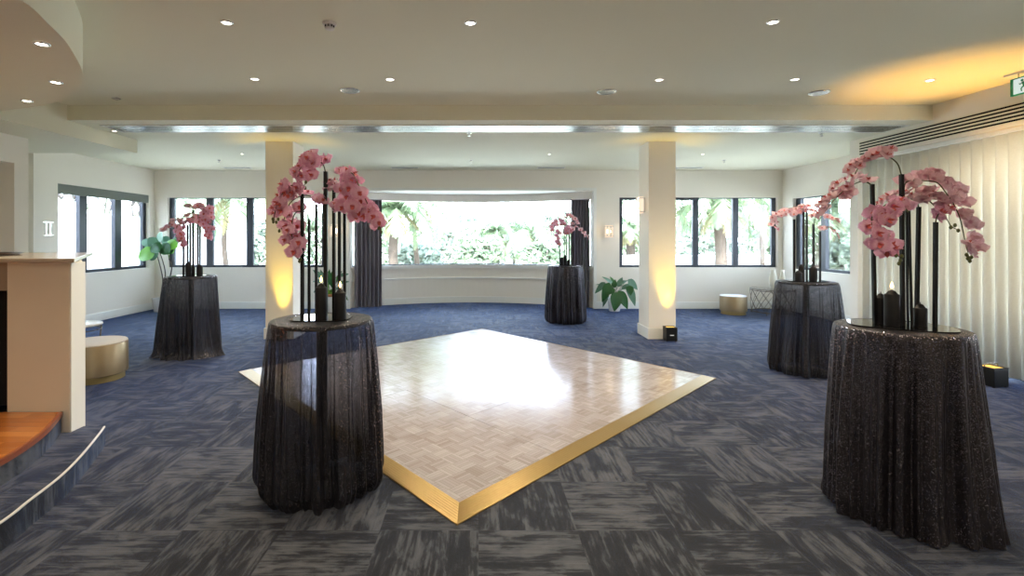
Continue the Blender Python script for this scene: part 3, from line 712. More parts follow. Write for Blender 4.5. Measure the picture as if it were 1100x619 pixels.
# T2 ----------------------------------------------------------------
Z2 = zf(280, 155, 4.764)
centrepiece('full pink orchids arching both ways on the table left of the dance floor', T2, ZP, Z2,
    [(213, 213, 255, -.06, .019), (248, 248, 388, .0, .015), (285, 285, 306, .05, .015), (333, 333, 140, .03, .023), (375, 375, 235, .05, .019), (403, 403, 345, .0, .017), (430, 430, 345, .06, .017)],
    [dict(rod=3, d1=-.02, sc=1.0, face=(-.2, -1, .1), stem=[(333, 140), (322, 108), (300, 88), (255, 78), (215, 110), (190, 150), (200, 190), (225, 215)],
          fl=[(335, 78), (312, 85), (290, 80), (257, 45), (215, 68), (240, 100), (200, 112), (250, 140), (190, 155), (178, 140), (225, 90), (262, 160), (270, 92), (212, 165), (240, 70)], buds=[(228, 225), (232, 195)]),
     dict(rod=0, d1=-.08, sc=1.0, face=(-.6, -.8, .2), stem=[(213, 255), (192, 225), (150, 212), (110, 255), (78, 330), (68, 385)],
          fl=[(110, 205), (150, 225), (185, 220), (125, 245), (95, 262), (140, 265), (85, 300), (65, 328), (100, 308), (70, 355), (108, 342), (165, 245), (200, 235)], buds=[(62, 385), (80, 400), (90, 385), (65, 398)]),
     dict(rod=2, d1=-.02, sc=.8, face=(.2, -.7, .3), stem=[(285, 306), (265, 272), (225, 262), (175, 280), (140, 320), (115, 400), (95, 440)],
          fl=[(240, 245), (310, 292), (295, 278), (318, 285)], buds=[(95, 445), (108, 430), (88, 420), (118, 410)]),
     dict(rod=1, d1=-.10, sc=1.05, face=(-.15, -1, 0), stem=[(248, 388), (238, 355), (215, 345), (180, 350), (160, 400), (160, 470), (180, 550), (198, 595)],
          fl=[(180, 330), (150, 365), (200, 322), (160, 400), (190, 420), (132, 415), (155, 455), (188, 475), (125, 490), (160, 505), (192, 530), (172, 552), (196, 505), (140, 440)], buds=[(198, 600), (190, 580), (204, 590)]),
     dict(rod=4, d1=.06, pale=True, sc=.85, face=(.1, .3, .8), stem=[(375, 235), (374, 215), (365, 205)], fl=[(358, 208), (380, 212), (350, 188), (376, 186), (345, 230)]),
     dict(rod=6, d1=-.06, sc=1.05, face=(.2, -1, .05), stem=[(430, 345), (422, 250), (430, 170), (470, 150), (520, 250), (560, 330), (600, 400), (618, 445)],
          fl=[(410, 140), (442, 132), (430, 182), (475, 148), (492, 188), (460, 172), (410, 230), (450, 225), (485, 238), (440, 270), (478, 290), (410, 300), (440, 328), (512, 290), (540, 308), (500, 350), (530, 365), (558, 338), (485, 372), (572, 330), (578, 372), (595, 385), (588, 415), (605, 402), (510, 325), (470, 320), (505, 250)],
          buds=[(618, 450), (604, 432), (612, 425)]),
     dict(rod=5, d1=-.02, sc=.9, face=(-.2, -1, .2), stem=[(403, 345), (398, 325), (390, 318)], fl=[(392, 322), (380, 305), (418, 325)])],
    (.185, .14, .05), 22)
for lab, px, Yc, dia, h, lit in (('tall lit black pillar candle on the table left of the dance floor', 345, 3.12, .072, .20, True), ('shorter lit black pillar candle on the table left of the dance floor', 365.4, 3.13, .074, .165, True)):
    candle(lab, (px - CX) / F * Yc, Yc, ZP + .008, dia, h, True)
# T3 ----------------------------------------------------------------
Z3 = zf(170, 205, 6.877)
centrepiece('dusky pink orchids on the table by the left corner windows', T3, ZP, Z3,
    [(187, 187, 300, -.05, .020), (218, 218, 250, .05, .018), (236, 236, 245, .0, .018), (258, 258, 140, .04, .022), (292, 292, 240, .0, .020), (309, 309, 250, .06, .018)],
    [dict(rod=1, d1=0, pale=True, sc=1.0, face=(-.4, -.6, .4), stem=[(218, 250), (200, 235), (160, 215), (100, 222), (50, 278), (35, 300)],
          fl=[(240, 210), (215, 185), (235, 170), (200, 180), (200, 225), (170, 220), (140, 215), (110, 225), (90, 240), (75, 265), (55, 272), (45, 285), (35, 290), (262, 200), (282, 186), (105, 250)]),
     dict(rod=0, d1=-.1, sc=1.0, stem=[(187, 300), (180, 242), (150, 240), (135, 290), (160, 350), (198, 405)],
          fl=[(170, 240), (140, 265), (160, 285), (135, 300), (160, 312), (185, 270), (155, 335), (175, 350), (160, 365), (185, 375), (195, 395), (180, 400), (170, 325)]),
     dict(rod=3, d1=.04, pale=True, sc=.95, face=(0, .2, .8), stem=[(258, 140), (255, 122), (230, 115)], fl=[(225, 110), (247, 120), (266, 124), (215, 118)]),
     dict(rod=4, d1=-.05, sc=1.05, face=(.2, -1, 0), stem=[(292, 240), (296, 160), (300, 118), (340, 120), (380, 200), (392, 300), (378, 352)],
          fl=[(290, 110), (315, 115), (335, 135), (360, 150), (380, 130), (390, 160), (335, 170), (370, 190), (390, 195), (305, 200), (325, 215), (300, 230), (350, 210), (330, 245), (370, 230), (345, 270), (375, 270), (396, 280), (360, 300), (390, 305), (350, 330), (380, 325), (375, 345)]),
     dict(rod=2, d1=0, sc=.9, stem=[(236, 245), (236, 225), (225, 212)], fl=[(228, 215), (245, 225)])],
    (.22, .15, .1), 23)
for lab, px, dY, dia, h in (('taller dark pillar candle on the left corner table', 202.3, -.06, .075, .17), ('shorter dark pillar candle at right on the left corner table', 214.5, -.05, .078, .13), ('slim dark pillar candle between the two wider ones on the left corner table', 207.3, .07, .05, .11)):
    Yc = T3[1] + dY; candle(lab, (px - CX) / F * Yc, Yc, ZP + .008, dia, h, False)
# T4 ----------------------------------------------------------------
Z4 = zf(505, 205, 6.881)
centrepiece('small dusky orchids on the farthest table, against the bow window', T4, ZP, Z4,
    [(662, 662, 385, -.04, .02), (695, 696, 235, .04, .02), (712, 708, 195, .0, .02), (733, 733, 315, -.05, .02), (748, 748, 310, .05, .02)],
    [dict(rod=1, d1=-.06, sc=1.05, stem=[(696, 235), (688, 220), (660, 210), (622, 240), (640, 330), (656, 392)],
          fl=[(660, 215), (635, 225), (610, 240), (605, 265), (640, 250), (680, 225), (675, 250), (610, 290), (645, 300), (660, 312), (640, 330), (650, 352), (645, 375), (656, 392), (690, 242)]),
     dict(rod=2, d1=.06, pale=True, sc=1.0, face=(.3, -.4, .6), stem=[(708, 195), (715, 180), (740, 178), (772, 202), (795, 240)], fl=[(717, 180), (735, 178), (752, 190), (776, 205), (790, 222), (792, 242), (706, 195)]),
     dict(rod=3, d1=-.1, sc=1.1, stem=[(733, 315), (727, 290), (720, 270)], fl=[(720, 270), (710, 290), (736, 276), (720, 310), (705, 312), (742, 296)]),
     dict(rod=4, d1=0, pale=True, sc=1.0, face=(.5, -.6, .3), stem=[(748, 310), (752, 262), (790, 255), (840, 300), (872, 352)], fl=[(760, 240), (745, 255), (772, 265), (800, 268), (815, 285), (830, 300), (845, 310), (850, 330), (866, 336), (875, 352), (756, 285)])],
    (.2, .15, 0), 24)
for lab, px, dY, dia, h in (('dark pillar candle at left on the farthest table', 603.5, -.05, .085, .13), ('slim tall dark pillar candle in the middle of the farthest table', 606.8, .06, .06, .17), ('short dark pillar candle at right on the farthest table', 610.8, -.02, .07, .08)):
    Yc = T4[1] + dY; candle(lab, (px - CX) / F * Yc, Yc, ZP + .008, dia, h, False)
# T5 ----------------------------------------------------------------
Z5 = zf(825, 155, 3.993)
centrepiece('dusky pink orchids drooping left on the table beside the end of the blinds', T5, ZP, Z5,
    [(112, 112, 322, .02, .02), (153, 153, 290, -.05, .018), (166, 166, 282, .05, .018), (195, 195, 342, -.03, .02), (223, 223, 375, .03, .018)],
    [dict(rod=2, d1=-.02, pale=True, sc=.9, face=(-.3, -.6, .5), stem=[(166, 282), (160, 266), (120, 268), (60, 288), (30, 330), (25, 370)],
          fl=[(188, 282), (170, 265), (145, 268), (120, 278), (95, 288), (70, 284), (50, 290), (35, 300), (20, 315), (25, 330), (40, 335), (15, 345), (30, 355), (40, 366), (75, 300), (55, 306), (130, 290), (155, 285), (110, 300)]),
     dict(rod=3, d1=.02, pale=True, sc=.85, face=(.3, -.7, .3), stem=[(195, 342), (208, 312), (250, 308), (290, 320), (305, 330)], fl=[(205, 300), (188, 305), (222, 298), (252, 310), (272, 315), (290, 320), (301, 326)]),
     dict(rod=4, d1=.02, pale=True, sc=.85, face=(.3, -.7, .4), stem=[(223, 375), (235, 360), (270, 360), (295, 385), (306, 420)], fl=[(230, 360), (250, 357), (270, 362), (285, 370), (294, 385), (300, 397)], buds=[(304, 410), (308, 424), (300, 418)]),
     dict(rod=1, d1=-.06, sc=.85, stem=[(153, 290), (150, 275), (140, 282)], fl=[(140, 285), (158, 280)])],
    (.22, .15, -.3), 25)
for lab, px, dY, dia, h in (('tall dark pillar candle at left on the table by the blinds end', 861, .06, .07, .17), ('dark pillar candle at right on the table by the blinds end', 873.5, -.06, .085, .155), ('short dark pillar candle in front at left on the table by the blinds end', 857.5, -.09, .085, .10)):
    Yc = T5[1] + dY; candle(lab, (px - CX) / F * Yc, Yc, ZP + .008, dia, h, False)

# ------------------------------------------------------------------ vertical blinds, grille, exit sign
vb = thing('vertical_blind', 'cream vertical blinds closed along the right wall', 'blinds', (6.0, 7.66, 0))
obj('headrail', box(nb(), -.045, .045, -4.3, .02, 2.79, 2.838), M['white'], vb)
for i in range(30):
    y = -.06 - .1405 * i; n = 6; bm = nb(); a = math.radians(70 + random.uniform(-2, 2))
    # a gently bowed strip, twisted almost shut
    rows = []
    for z in (.035, .9, 1.8, 2.785):
        row = []
        for j in range(n + 1):
            s = (j / n - .5) * .158; bowd = .019 * (1 - (2 * j / n - 1) ** 2)
            row.append((-math.cos(a) * s - math.sin(a) * bowd, y + math.sin(a) * s - math.cos(a) * bowd, z))
        rows.append(row)
    V = [[bm.verts.new(p) for p in r] for r in rows]
    for A, B in zip(V, V[1:]):
        for j in range(n): bm.faces.new((A[j], A[j + 1], B[j + 1], B[j]))
    o = obj('vane', bm, M['blind'], vb, True)
    sm = o.modifiers.new('Thick', 'SOLIDIFY'); sm.thickness = .0012
gv = thing('air_grille', 'long linear air grille with black slots above the vertical blinds', 'vent', (XR, 7.66, 0))
obj('frame', box(nb(), -.012, -.001, -4.5, 0, 2.878, 3.092), M['ceil'], gv)
for k in range(5):
    z = 2.890 + k * .0415
    obj('slot', box(nb(), -.0135, -.0115, -4.49, -.012, z, z + .0195), M['grille_dark'], gv)
es = thing('exit_sign', 'green and white running man exit sign hung below the ceiling above the blinds', 'sign', (5.63, 5.03, 0))
obj('housing', box(nb(), -.006, .02, -.19, .19, 3.095, 3.275), M['green'], es, bevel=.003)
bm = box(nb(), -.009, -.006, -.165, .155, 3.107, 3.263)
obj('bracket', box(nb(), -.02, .035, -.20, .24, 3.318, ZC - .001), M['detector'], es)
for yy in (-.12, .12): obj('hanger', tube(nb(), [(.007, yy, 3.274), (.007, yy, 3.319)], .006, 6), M['steel'], es)
# running man, drawn in the plane of the face (u runs along -y)
def pic(pts):
    poly = [(.11 - u, w) for u, w in pts]
    vs0 = [bm.verts.new((-.0095, p[0], 3.185 + p[1])) for p in poly]; vs1 = [bm.verts.new((-.0105, p[0], 3.185 + p[1])) for p in poly]
    bm.faces.new(vs0).material_index = 1; bm.faces.new(vs1[::-1]).material_index = 1
    for i in range(len(poly)): bm.faces.new((vs0[i], vs0[(i + 1) % len(poly)], vs1[(i + 1) % len(poly)], vs1[i])).material_index = 1
def limb(a, b, w0, w1):
    d_ = Vector((b[0] - a[0], b[1] - a[1])).normalized(); n_ = Vector((-d_.y, d_.x))
    pic([(a[0] + n_.x * w0, a[1] + n_.y * w0), (b[0] + n_.x * w1, b[1] + n_.y * w1), (b[0] - n_.x * w1, b[1] - n_.y * w1), (a[0] - n_.x * w0, a[1] - n_.y * w0)])
pic([(.040 + .014 * math.cos(k * PI / 6), .050 + .014 * math.sin(k * PI / 6)) for k in range(12)])
limb((.046, .034), (.058, -.010), .012, .010); limb((.046, .030), (.020, .012), .006, .005); limb((.020, .012), (.010, .026), .005, .004)
limb((.050, .028), (.078, .020), .006, .005); limb((.078, .020), (.086, -.002), .005, .004)
limb((.058, -.008), (.030, -.030), .008, .007); limb((.030, -.030), (.034, -.062), .007, .005)
limb((.060, -.008), (.080, -.036), .008, .007); limb((.080, -.036), (.110, -.044), .007, .005)
limb((.150, 0), (.225, 0), .008, .008); pic([(.205, .028), (.240, 0), (.205, -.028), (.222, 0)])
obj('sign_face', bm, [M['sign_white'], M['green']], es)

# linear diffuser in the lower ceiling
ld = thing('linear_diffuser', 'long aluminium air diffuser strip across the lowered ceiling', 'vent', (0.36, 6.92, 0))
bm = nb()
for a, b in ((-.225, -.20), (.20, .225)): box(bm, -5.5, 5.5, a, b, ZF - .012, ZF - .001)
box(bm, -5.5, -5.47, -.2, .2, ZF - .012, ZF - .001); box(bm, 5.47, 5.5, -.2, .2, ZF - .012, ZF - .001)
obj('frame', bm, M['white'], ld)
for k in range(5):
    y = -.17 + .085 * k
    obj('blade', box(nb(), -5.47, 5.47, y - .03, y + .03, ZF - .010, ZF - .003), M['steel'], ld)

# ------------------------------------------------------------------ curtains
def curtain(label, x0, x1, y0, y1, seed):
    rs = random.Random(seed); n = 150; J = 12; bm = nb(); ph = [rs.uniform(0, 6) for _ in range(4)]
    r = thing('curtain', label, 'curtain', ((x0 + x1) / 2, (y0 + y1) / 2, 0), 0, 'curtains of the bow window')
    dx, dy = x1 - x0, y1 - y0; L = math.hypot(dx, dy); ux, uy = dx / L, dy / L; G = []
    for j in range(J + 1):
        t = j / J; z = .015 + 2.47 * t; row = []
        for i in range(n + 1):
            s = i / n; w = .060 * (1 - .35 * t) * (math.sin(s * 2 * PI * 6.5 + ph[0] + .3 * math.sin(3 * t + ph[1])) + .35 * math.sin(s * 2 * PI * 13 + ph[2] + t))
            row.append(bm.verts.new(((s - .5) * L * ux - uy * w, (s - .5) * L * uy + ux * w, z)))
        G.append(row)
    for a, b in zip(G, G[1:]):
        for i in range(n): bm.faces.new((a[i], a[i + 1], b[i + 1], b[i]))
    obj('drop', bm, M['curtain'], r, True)
    obj('heading', box(nb(), -L / 2, L / 2, -.02, .02, 2.47, 2.495), M['curtain'], r).rotation_euler = (0, 0, math.atan2(dy, dx))
curtain('dark grey curtain hanging at the left end of the bow window', -2.84, -2.25, 11.30, 11.47, 3)
curtain('dark grey curtain hanging at the right end of the bow window', 2.14, 2.55, 11.47, 11.32, 4)

# ------------------------------------------------------------------ furniture
def ottoman(label, x, y, r, h):
    o = thing('ottoman', label, 'ottoman', (x, y, 0), 0, 'round gold ottomans')
    obj('plinth', lathe(nb(), [(0, .004), (r * .9, .004), (r * .9, .075), (0, .075)], 48), M['gold_dark'], o, True, angle=.7)
    obj('body', lathe(nb(), [(0, .075), (r - .006, .075), (r, .082), (r, h - .03), (r - .004, h - .022), (0, h - .022)], 56), M['gold_metal'], o, True, angle=.7)
    obj('cushion', lathe(nb(), [(0, h - .022), (r - .010, h - .022), (r - .004, h - .014), (r - .014, h - .003), (r - .05, h), (0, h + .002)], 56), M['glare_pale_velvet'], o, True, angle=.9)
ottoman('round gold ottoman beside the bar counter outer end', -4.35, 5.60, .31, .44)
ottoman('small round gold ottoman by the far wall under the right windows', 5.38, 10.42, .265, .40)
sd = thing('side_table', 'low round white-topped table behind the gold ottoman at left', 'table', (-5.28, 6.45, 0))
obj('tabletop', lathe(nb(), [(0, .452), (.29, .452), (.30, .458), (.30, .472), (.29, .478), (0, .478)], 48), M['pot'], sd, True, angle=.7)
bm = nb(); tube(bm, [(.285 * math.cos(2 * PI * k / 40), .285 * math.sin(2 * PI * k / 40), .40) for k in range(41)], .006, 6); obj('ring', bm, M['wire'], sd, True)
for k in range(4):
    a = PI / 4 + k * PI / 2
    obj('leg', tube(nb(), [(.285 * math.cos(a), .285 * math.sin(a), .452), (.24 * math.cos(a), .24 * math.sin(a), .003)], .008, 8), M['wire'], sd, True)
wt = thing('wire_table', 'round lattice wire side table with glass top by the right windows', 'table', (6.20, 10.40, 0))
bm = nb()
for rr, z in ((.42, .53), (.42, .505), (.40, .06)): tube(bm, [(rr * math.cos(2 * PI * k / 48), rr * math.sin(2 * PI * k / 48), z) for k in range(49)], .007, 6)
obj('rim', bm, M['wire'], wt, True)
bm = nb()
for k in range(13):
    for sg in (-1, 1):
        pts = []
        for j in range(9):
            a = 2 * PI * k / 13 + sg * .72 * j / 8; t = j / 8; rr = .40 + .02 * t
            pts.append((rr * math.cos(a), rr * math.sin(a), .06 + .445 * t))
        tube(bm, pts, .0042, 4, cap=False)
obj('lattice', bm, M['wire'], wt, True)
bm = nb()
for k in range(4):
    a = PI / 4 + k * PI / 2; tube(bm, [(.40 * math.cos(a), .40 * math.sin(a), .06), (.41 * math.cos(a), .41 * math.sin(a), .003)], .009, 8)
obj('foot', bm, M['wire'], wt, True)
obj('glass_top', lathe(nb(), [(0, .538), (.415, .538), (.415, .546), (0, .546)], 48), M['glass'], wt, True, angle=.7)
for lab, dx, dy, h, r in (('taller cream vase on the lattice wire table', .04, .05, .40, .075), ('slimmer cream vase at right on the lattice wire table', .22, .02, .38, .055)):
    v = thing('vase', lab, 'vase', (6.20 + dx, 10.40 + dy, .5465), 0, 'cream vases on the wire table')
    obj('body', lathe(nb(), [(0, 0), (r * .7, 0), (r, h * .3), (r * .95, h * .6), (r * .55, h * .88), (r * .7, h), (r * .6, h), (r * .45, h * .88), (0, h * .8)], 28), M['cream_ceramic'], v, True)

def uplight(label, x, y, w, dp_, h, rz=0, handle=False):
    u = thing('uplight', label, 'light', (x, y, 0), rz, 'battery uplights')
    bm = nb(); box(bm, -w / 2, w / 2, -dp_ / 2, dp_ / 2, .008, h - .012)
    obj('body', bm, M['black_metal'], u, bevel=.006)
    bm = nb()
    for sx in (-1, 1):
        for sy in (-1, 1): cyl(bm, (sx * (w / 2 - .02), sy * (dp_ / 2 - .02), 0), .012, .001, .009, 10)
    obj('foot', bm, M['black_metal'], u)
    bm = nb(); e = .014
    for a in ((-w / 2, w / 2, -dp_ / 2, -dp_ / 2 + e), (-w / 2, w / 2, dp_ / 2 - e, dp_ / 2), (-w / 2, -w / 2 + e, -dp_ / 2 + e, dp_ / 2 - e), (w / 2 - e, w / 2, -dp_ / 2 + e, dp_ / 2 - e)): box(bm, *a, h - .012, h)
    obj('rim', bm, M['black_metal'], u)
    obj('lens', box(nb(), -w / 2 + e, w / 2 - e, -dp_ / 2 + e, dp_ / 2 - e, h - .012, h - .008), M['up_lens'], u)
    if handle:
        obj('handle', tube(nb(), crom([(-w / 2 + .01, 0, h), (-w / 2 + .02, 0, h + .028), (0, 0, h + .036), (w / 2 - .02, 0, h + .028), (w / 2 - .01, 0, h)], 4), .005, 6), M['steel'], u, True)
    else:
        obj('badge', box(nb(), -.03, .03, -dp_ / 2 - .002, -dp_ / 2, h * .42, h * .48), M['detector'], u)
    return u
AMB = (1.0, .62, .16)
UPS = [uplight('black uplight box at the foot of the right column', 2.99, 7.70, .17, .16, .22),
       uplight('black uplight box at the left column foot, half hidden by the sheer cloth', -3.10, 7.70, .17, .16, .22),
       uplight('black cube uplight on the carpet in front of the vertical blinds', 5.57, 5.36, .19, .19, .21, .15, True)]

# wall sconces
def sconce(label, loc, rz, lit):
    s = thing('wall_sconce', label, 'wall light', loc, rz, 'wall sconces')     # local -y points into the room
    obj('back_plate', box(nb(), -.085, .085, -.015, -.001, -.12, .12), M['chrome'], s)
    obj('shade', box(nb(), -.09, .09, -.095, -.03, -.135, .135), M['sconce_glow'] if lit else M['sconce_dim'], s, bevel=.006)
    bm = nb()
    for z in (-.115, .105): box(bm, -.097, .097, -.10, -.015, z, z + .012)
    obj('band', bm, M['chrome'], s)
    bm = nb(); box(bm, -.055, -.035, -.101, -.096, -.103, .105); box(bm, .02, .05, -.101, -.096, -.103, .105)
    obj('front_strip', bm, M['chrome'], s)
    return s
SC_ = [(sconce('lit wall sconce right of the bow window', (2.945, YF, 1.755), 0, True), True),
       (sconce('lit wall sconce left of the bow window, seen between the rods', (-3.235, YF, 1.77), 0, True), True),
       (sconce('lit sconce on the left face of the right column', (2.704, 8.08, 2.14), -PI / 2, True), True),
       (sconce('unlit silver sconce on the left wall before the window', (XL, 8.32, 1.76), PI / 2, False), False)]

# ------------------------------------------------------------------ ceiling fixtures
DOWN = []
def downlight(label, px, py, zc, on=True, r=.034):
    Y = (zc - CAMZ) * F / (CY - py); X = (px - CX) / F * Y
    return downlight_at(label, X, Y, zc, on, r)
def downlight_at(label, X, Y, zc, on=True, r=.034):
    o = thing('downlight', label, 'ceiling light', (X, Y, zc), 0, 'recessed downlights')
    obj('trim_ring', lathe(nb(), [(r * 1.45, -.0005), (r * 1.45, -.006), (r * 1.05, -.010), (r * .98, -.004)], 28), M['chrome'], o, True)
    obj('lens', lathe(nb(), [(0, -.005), (r, -.005), (r, -.001), (0, -.001)], 24), M['lamp'] if on else M['sconce_dim'], o)
    DOWN.append((X, Y, zc, on)); return o
for a in (('downlight in the round soffit, nearest of its three', 45, 46.8, 2.936), ('downlight in the round soffit, middle of its three', 60, 88, 2.936), ('downlight in the round soffit, farthest and leftmost of its three', 28.8, 108, 2.936),
          ('main ceiling downlight left of the smoke detector, near row', 243.5, 24, ZC), ('main ceiling downlight in the near row, above the bow window', 505.4, 24.3, ZC), ('main ceiling downlight in the near row, toward the blinds', 830.5, 23.3, ZC),
          ('bright main ceiling downlight, second row, leftmost lit one', 273.5, 84.6, ZC), ('main ceiling downlight, second row, behind the left column top', 419, 85, ZC),
          ('main ceiling downlight, second row, ahead of the right column', 708, 85.4, ZC), ('main ceiling downlight, second row, just ahead of the silver disc at right', 854, 85, ZC), ('main ceiling downlight in the amber glow near the blinds', 999, 86, ZC)):
    downlight(*a)
downlight('dim downlight beside the round soffit, close to the ceiling step', 125, 105.7, ZC, False, .034)
downlight('small downlight at the left end of the aluminium diffuser strip', 123, 140.5, ZF, True, .028)
for lab, px, py in (('faint downlight in the lowered ceiling right of the bow window middle', 590, 165.5), ('faint downlight in the lowered ceiling right of the right column', 755, 165.5), ('faint downlight in the lowered ceiling left of the left column', 260, 165)):
    downlight(lab, px, py, ZF, True, .026)
def disc(label, px, py):
    Y = (ZC - CAMZ) * F / (CY - py); o = thing('ceiling_speaker', label, 'speaker', ((px - CX) / F * Y, Y, ZC), 0, 'round ceiling speakers')
    obj('rim', lathe(nb(), [(.115, -.0005), (.115, -.008), (.10, -.014), (.085, -.010)], 36), M['chrome'], o, True)
    obj('mesh_cover', lathe(nb(), [(0, -.010), (.088, -.010), (.088, -.001), (0, -.001)], 36), M['steel'], o)
disc('round silver ceiling speaker, leftmost, near the left column', 376, 97); disc('round silver ceiling speaker between the columns, toward the right', 651.5, 98.4); disc('round silver ceiling speaker nearest the blinds', 880, 99.4)
Y = (ZC - CAMZ) * F / (CY - 24.5)
sm = thing('smoke_detector', 'white smoke detector on the main ceiling', 'smoke detector', ((354 - CX) / F * Y, Y, ZC))
obj('base', lathe(nb(), [(0, -.001), (.055, -.001), (.055, -.016), (.046, -.022), (0, -.022)], 32), M['detector'], sm, True, angle=.7)
bm = nb()
for k in range(8):
    a = 2 * PI * k / 8; box(bm, .034 * math.cos(a) - .004, .034 * math.cos(a) + .004, .034 * math.sin(a) - .004, .034 * math.sin(a) + .004, -.042, -.022)
obj('vent_post', bm, M['grille_dark'], sm)
obj('cap', lathe(nb(), [(0, -.042), (.040, -.042), (.036, -.052), (.02, -.058), (0, -.058)], 28), M['detector'], sm, True, angle=.7)
for lab, px, py in (('fire sprinkler on the lowered ceiling by the left windows', 235, 172), ('fire sprinkler on the lowered ceiling before the bow window', 506, 172), ('fire sprinkler on the lowered ceiling by the right windows', 778, 172), ('fire sprinkler just beyond the diffuser strip, middle', 504, 142.6), ('fire sprinkler just beyond the diffuser strip, toward the blinds', 882.6, 142.6)):
    Y = (ZF - CAMZ) * F / (CY - py); s = thing('ceiling_sprinkler', lab, 'sprinkler', ((px - CX) / F * Y, Y, ZF), 0, 'ceiling sprinklers')
    obj('rose', lathe(nb(), [(0, -.001), (.04, -.001), (.035, -.010), (.015, -.012), (.012, -.045), (0, -.045)], 20), M['chrome'], s, True, angle=.7)
    obj('deflector', lathe(nb(), [(0, -.045), (.024, -.048), (.024, -.052), (0, -.054)], 16), M['chrome'], s)
for lab, px in (('slim white ceiling vent by the far left windows', 255), ('slim white ceiling vent left of the bow window middle', 435), ('slim white ceiling vent right of the bow window middle', 592), ('slim white ceiling vent by the far right windows', 740)):
    Y = 10.75; s = thing('ceiling_vent', lab, 'vent', ((px - CX) / F * Y, Y, ZF), 0, 'slim ceiling vents')
    obj('frame', box(nb(), -.30, .30, -.07, .07, -.010, -.001), M['detector'], s)
    for k in range(3): obj('slot', box(nb(), -.28, .28, -.045 + .035 * k, -.03 + .035 * k, -.0112, -.0098), M['blind_grey'], s)

# ------------------------------------------------------------------ plants
def leaf(bm, base, d, up, L, W, droop, nu=8, nv=5, round_=False, fold=.15):
    d = Vector(d).normalized(); up = Vector(up); side = d.cross(up).normalized(); up = side.cross(d).normalized(); G = []
    pos = Vector(base); ang = 0.0
    for i in range(nu + 1):
        t = i / nu
        if i: 
            ang = droop * t; dd = d * math.cos(ang) - up * math.sin(ang); pos = pos + dd * (L / nu)
        nn = up * math.cos(ang) + d * math.sin(ang)
        wd = W * .5 * (math.sin(PI * min(1, t ** (.62 if not round_ else .8) * .97 + .03)) ** (.85 if not round_ else .5))
        if i == nu: wd = W * .02
        row = []
        for j in range(nv):
            s = j / (nv - 1) * 2 - 1
            row.append(bm.verts.new(pos + side * wd * s + nn * (fold * wd * abs(s) + .03 * wd * math.sin(6 * t + 2 * s))))
        G.append(row)
    for a, b in zip(G, G[1:]):
        for j in range(nv - 1): bm.faces.new((a[j], a[j + 1], b[j + 1], b[j]))
def pot_(parent, r, h, rim=None):
    obj('pot', lathe(nb(), [(0, .003), (r * .72, .003), (r * .78, .012), (r, h - .02), (r * 1.04, h - .018), (r * 1.04, h), (r * .93, h), (r * .90, h - .03), (0, h - .03)], 36), rim or M['pot'], parent, True, angle=.8)
    obj('soil', lathe(nb(), [(0, h - .028), (r * .9, h - .028), (r * .9, h - .024), (0, h - .02)], 28), M['soil'], parent)
# peace lily like plant right of the bow window
p = thing('potted_plant', 'dark green broad-leafed plant in a white pot beside the right column', 'plant', (2.98, 10.82, 0)); pot_(p, .15, .30)
rs = random.Random(5)
ZR = zf(635, 285, 10.32)
for (bx, by, tx, ty, w, dy, mt) in ((150, 190, 70, 325, .13, -.10, 'leaf_blue'), (200, 195, 150, 410, .20, -.22, 'leaf'), (285, 300, 275, 505, .26, -.30, 'leaf'), (300, 285, 395, 490, .22, -.26, 'leaf'),
        (400, 215, 490, 465, .18, -.12, 'leaf_blue'), (410, 160, 510, 290, .16, -.05, 'leaf_blue'), (300, 215, 415, 170, .12, 0, 'leaf_blue'), (240, 215, 130, 125, .14, .02, 'leaf_blue'), (250, 250, 270, 160, .12, -.05, 'leaf'),
        (230, 260, 60, 215, .14, .05, 'leaf_blue'), (300, 240, 350, 130, .13, .1, 'leaf_blue'), (420, 230, 440, 330, .17, -.2, 'leaf'), (230, 240, 200, 330, .2, -.12, 'leaf'), (180, 280, 150, 470, .12, -.05, 'leaf_blue'),
        (340, 270, 480, 200, .14, .05, 'leaf_blue'), (270, 250, 220, 120, .12, .12, 'leaf')):
    O = Vector((2.98, 10.82, 0)); A = at(*ZR(bx, by), 10.82 + dy * .6) - O; B = at(*ZR(tx, ty), 10.82 + dy) - O
    base = Vector((0, 0, .27)); bm = nb()
    tube(bm, crom([base, base.lerp(A, .5) + Vector((0, 0, .06)), A], 5), .006, 5, .004)
    dv = B - A; Lf = dv.length * 1.04; hd = Vector((dv.x, dv.y, 0)); 
    u = Vector((0, -.5, 1)) if dv.z > -.6 * Lf else Vector((dv.x * .4, -1, .25))
    leaf(bm, A, dv + Vector((0, 0, .25 * Lf)), u, Lf, w, .5)
    obj('leaf', bm, M[mt], p, True)
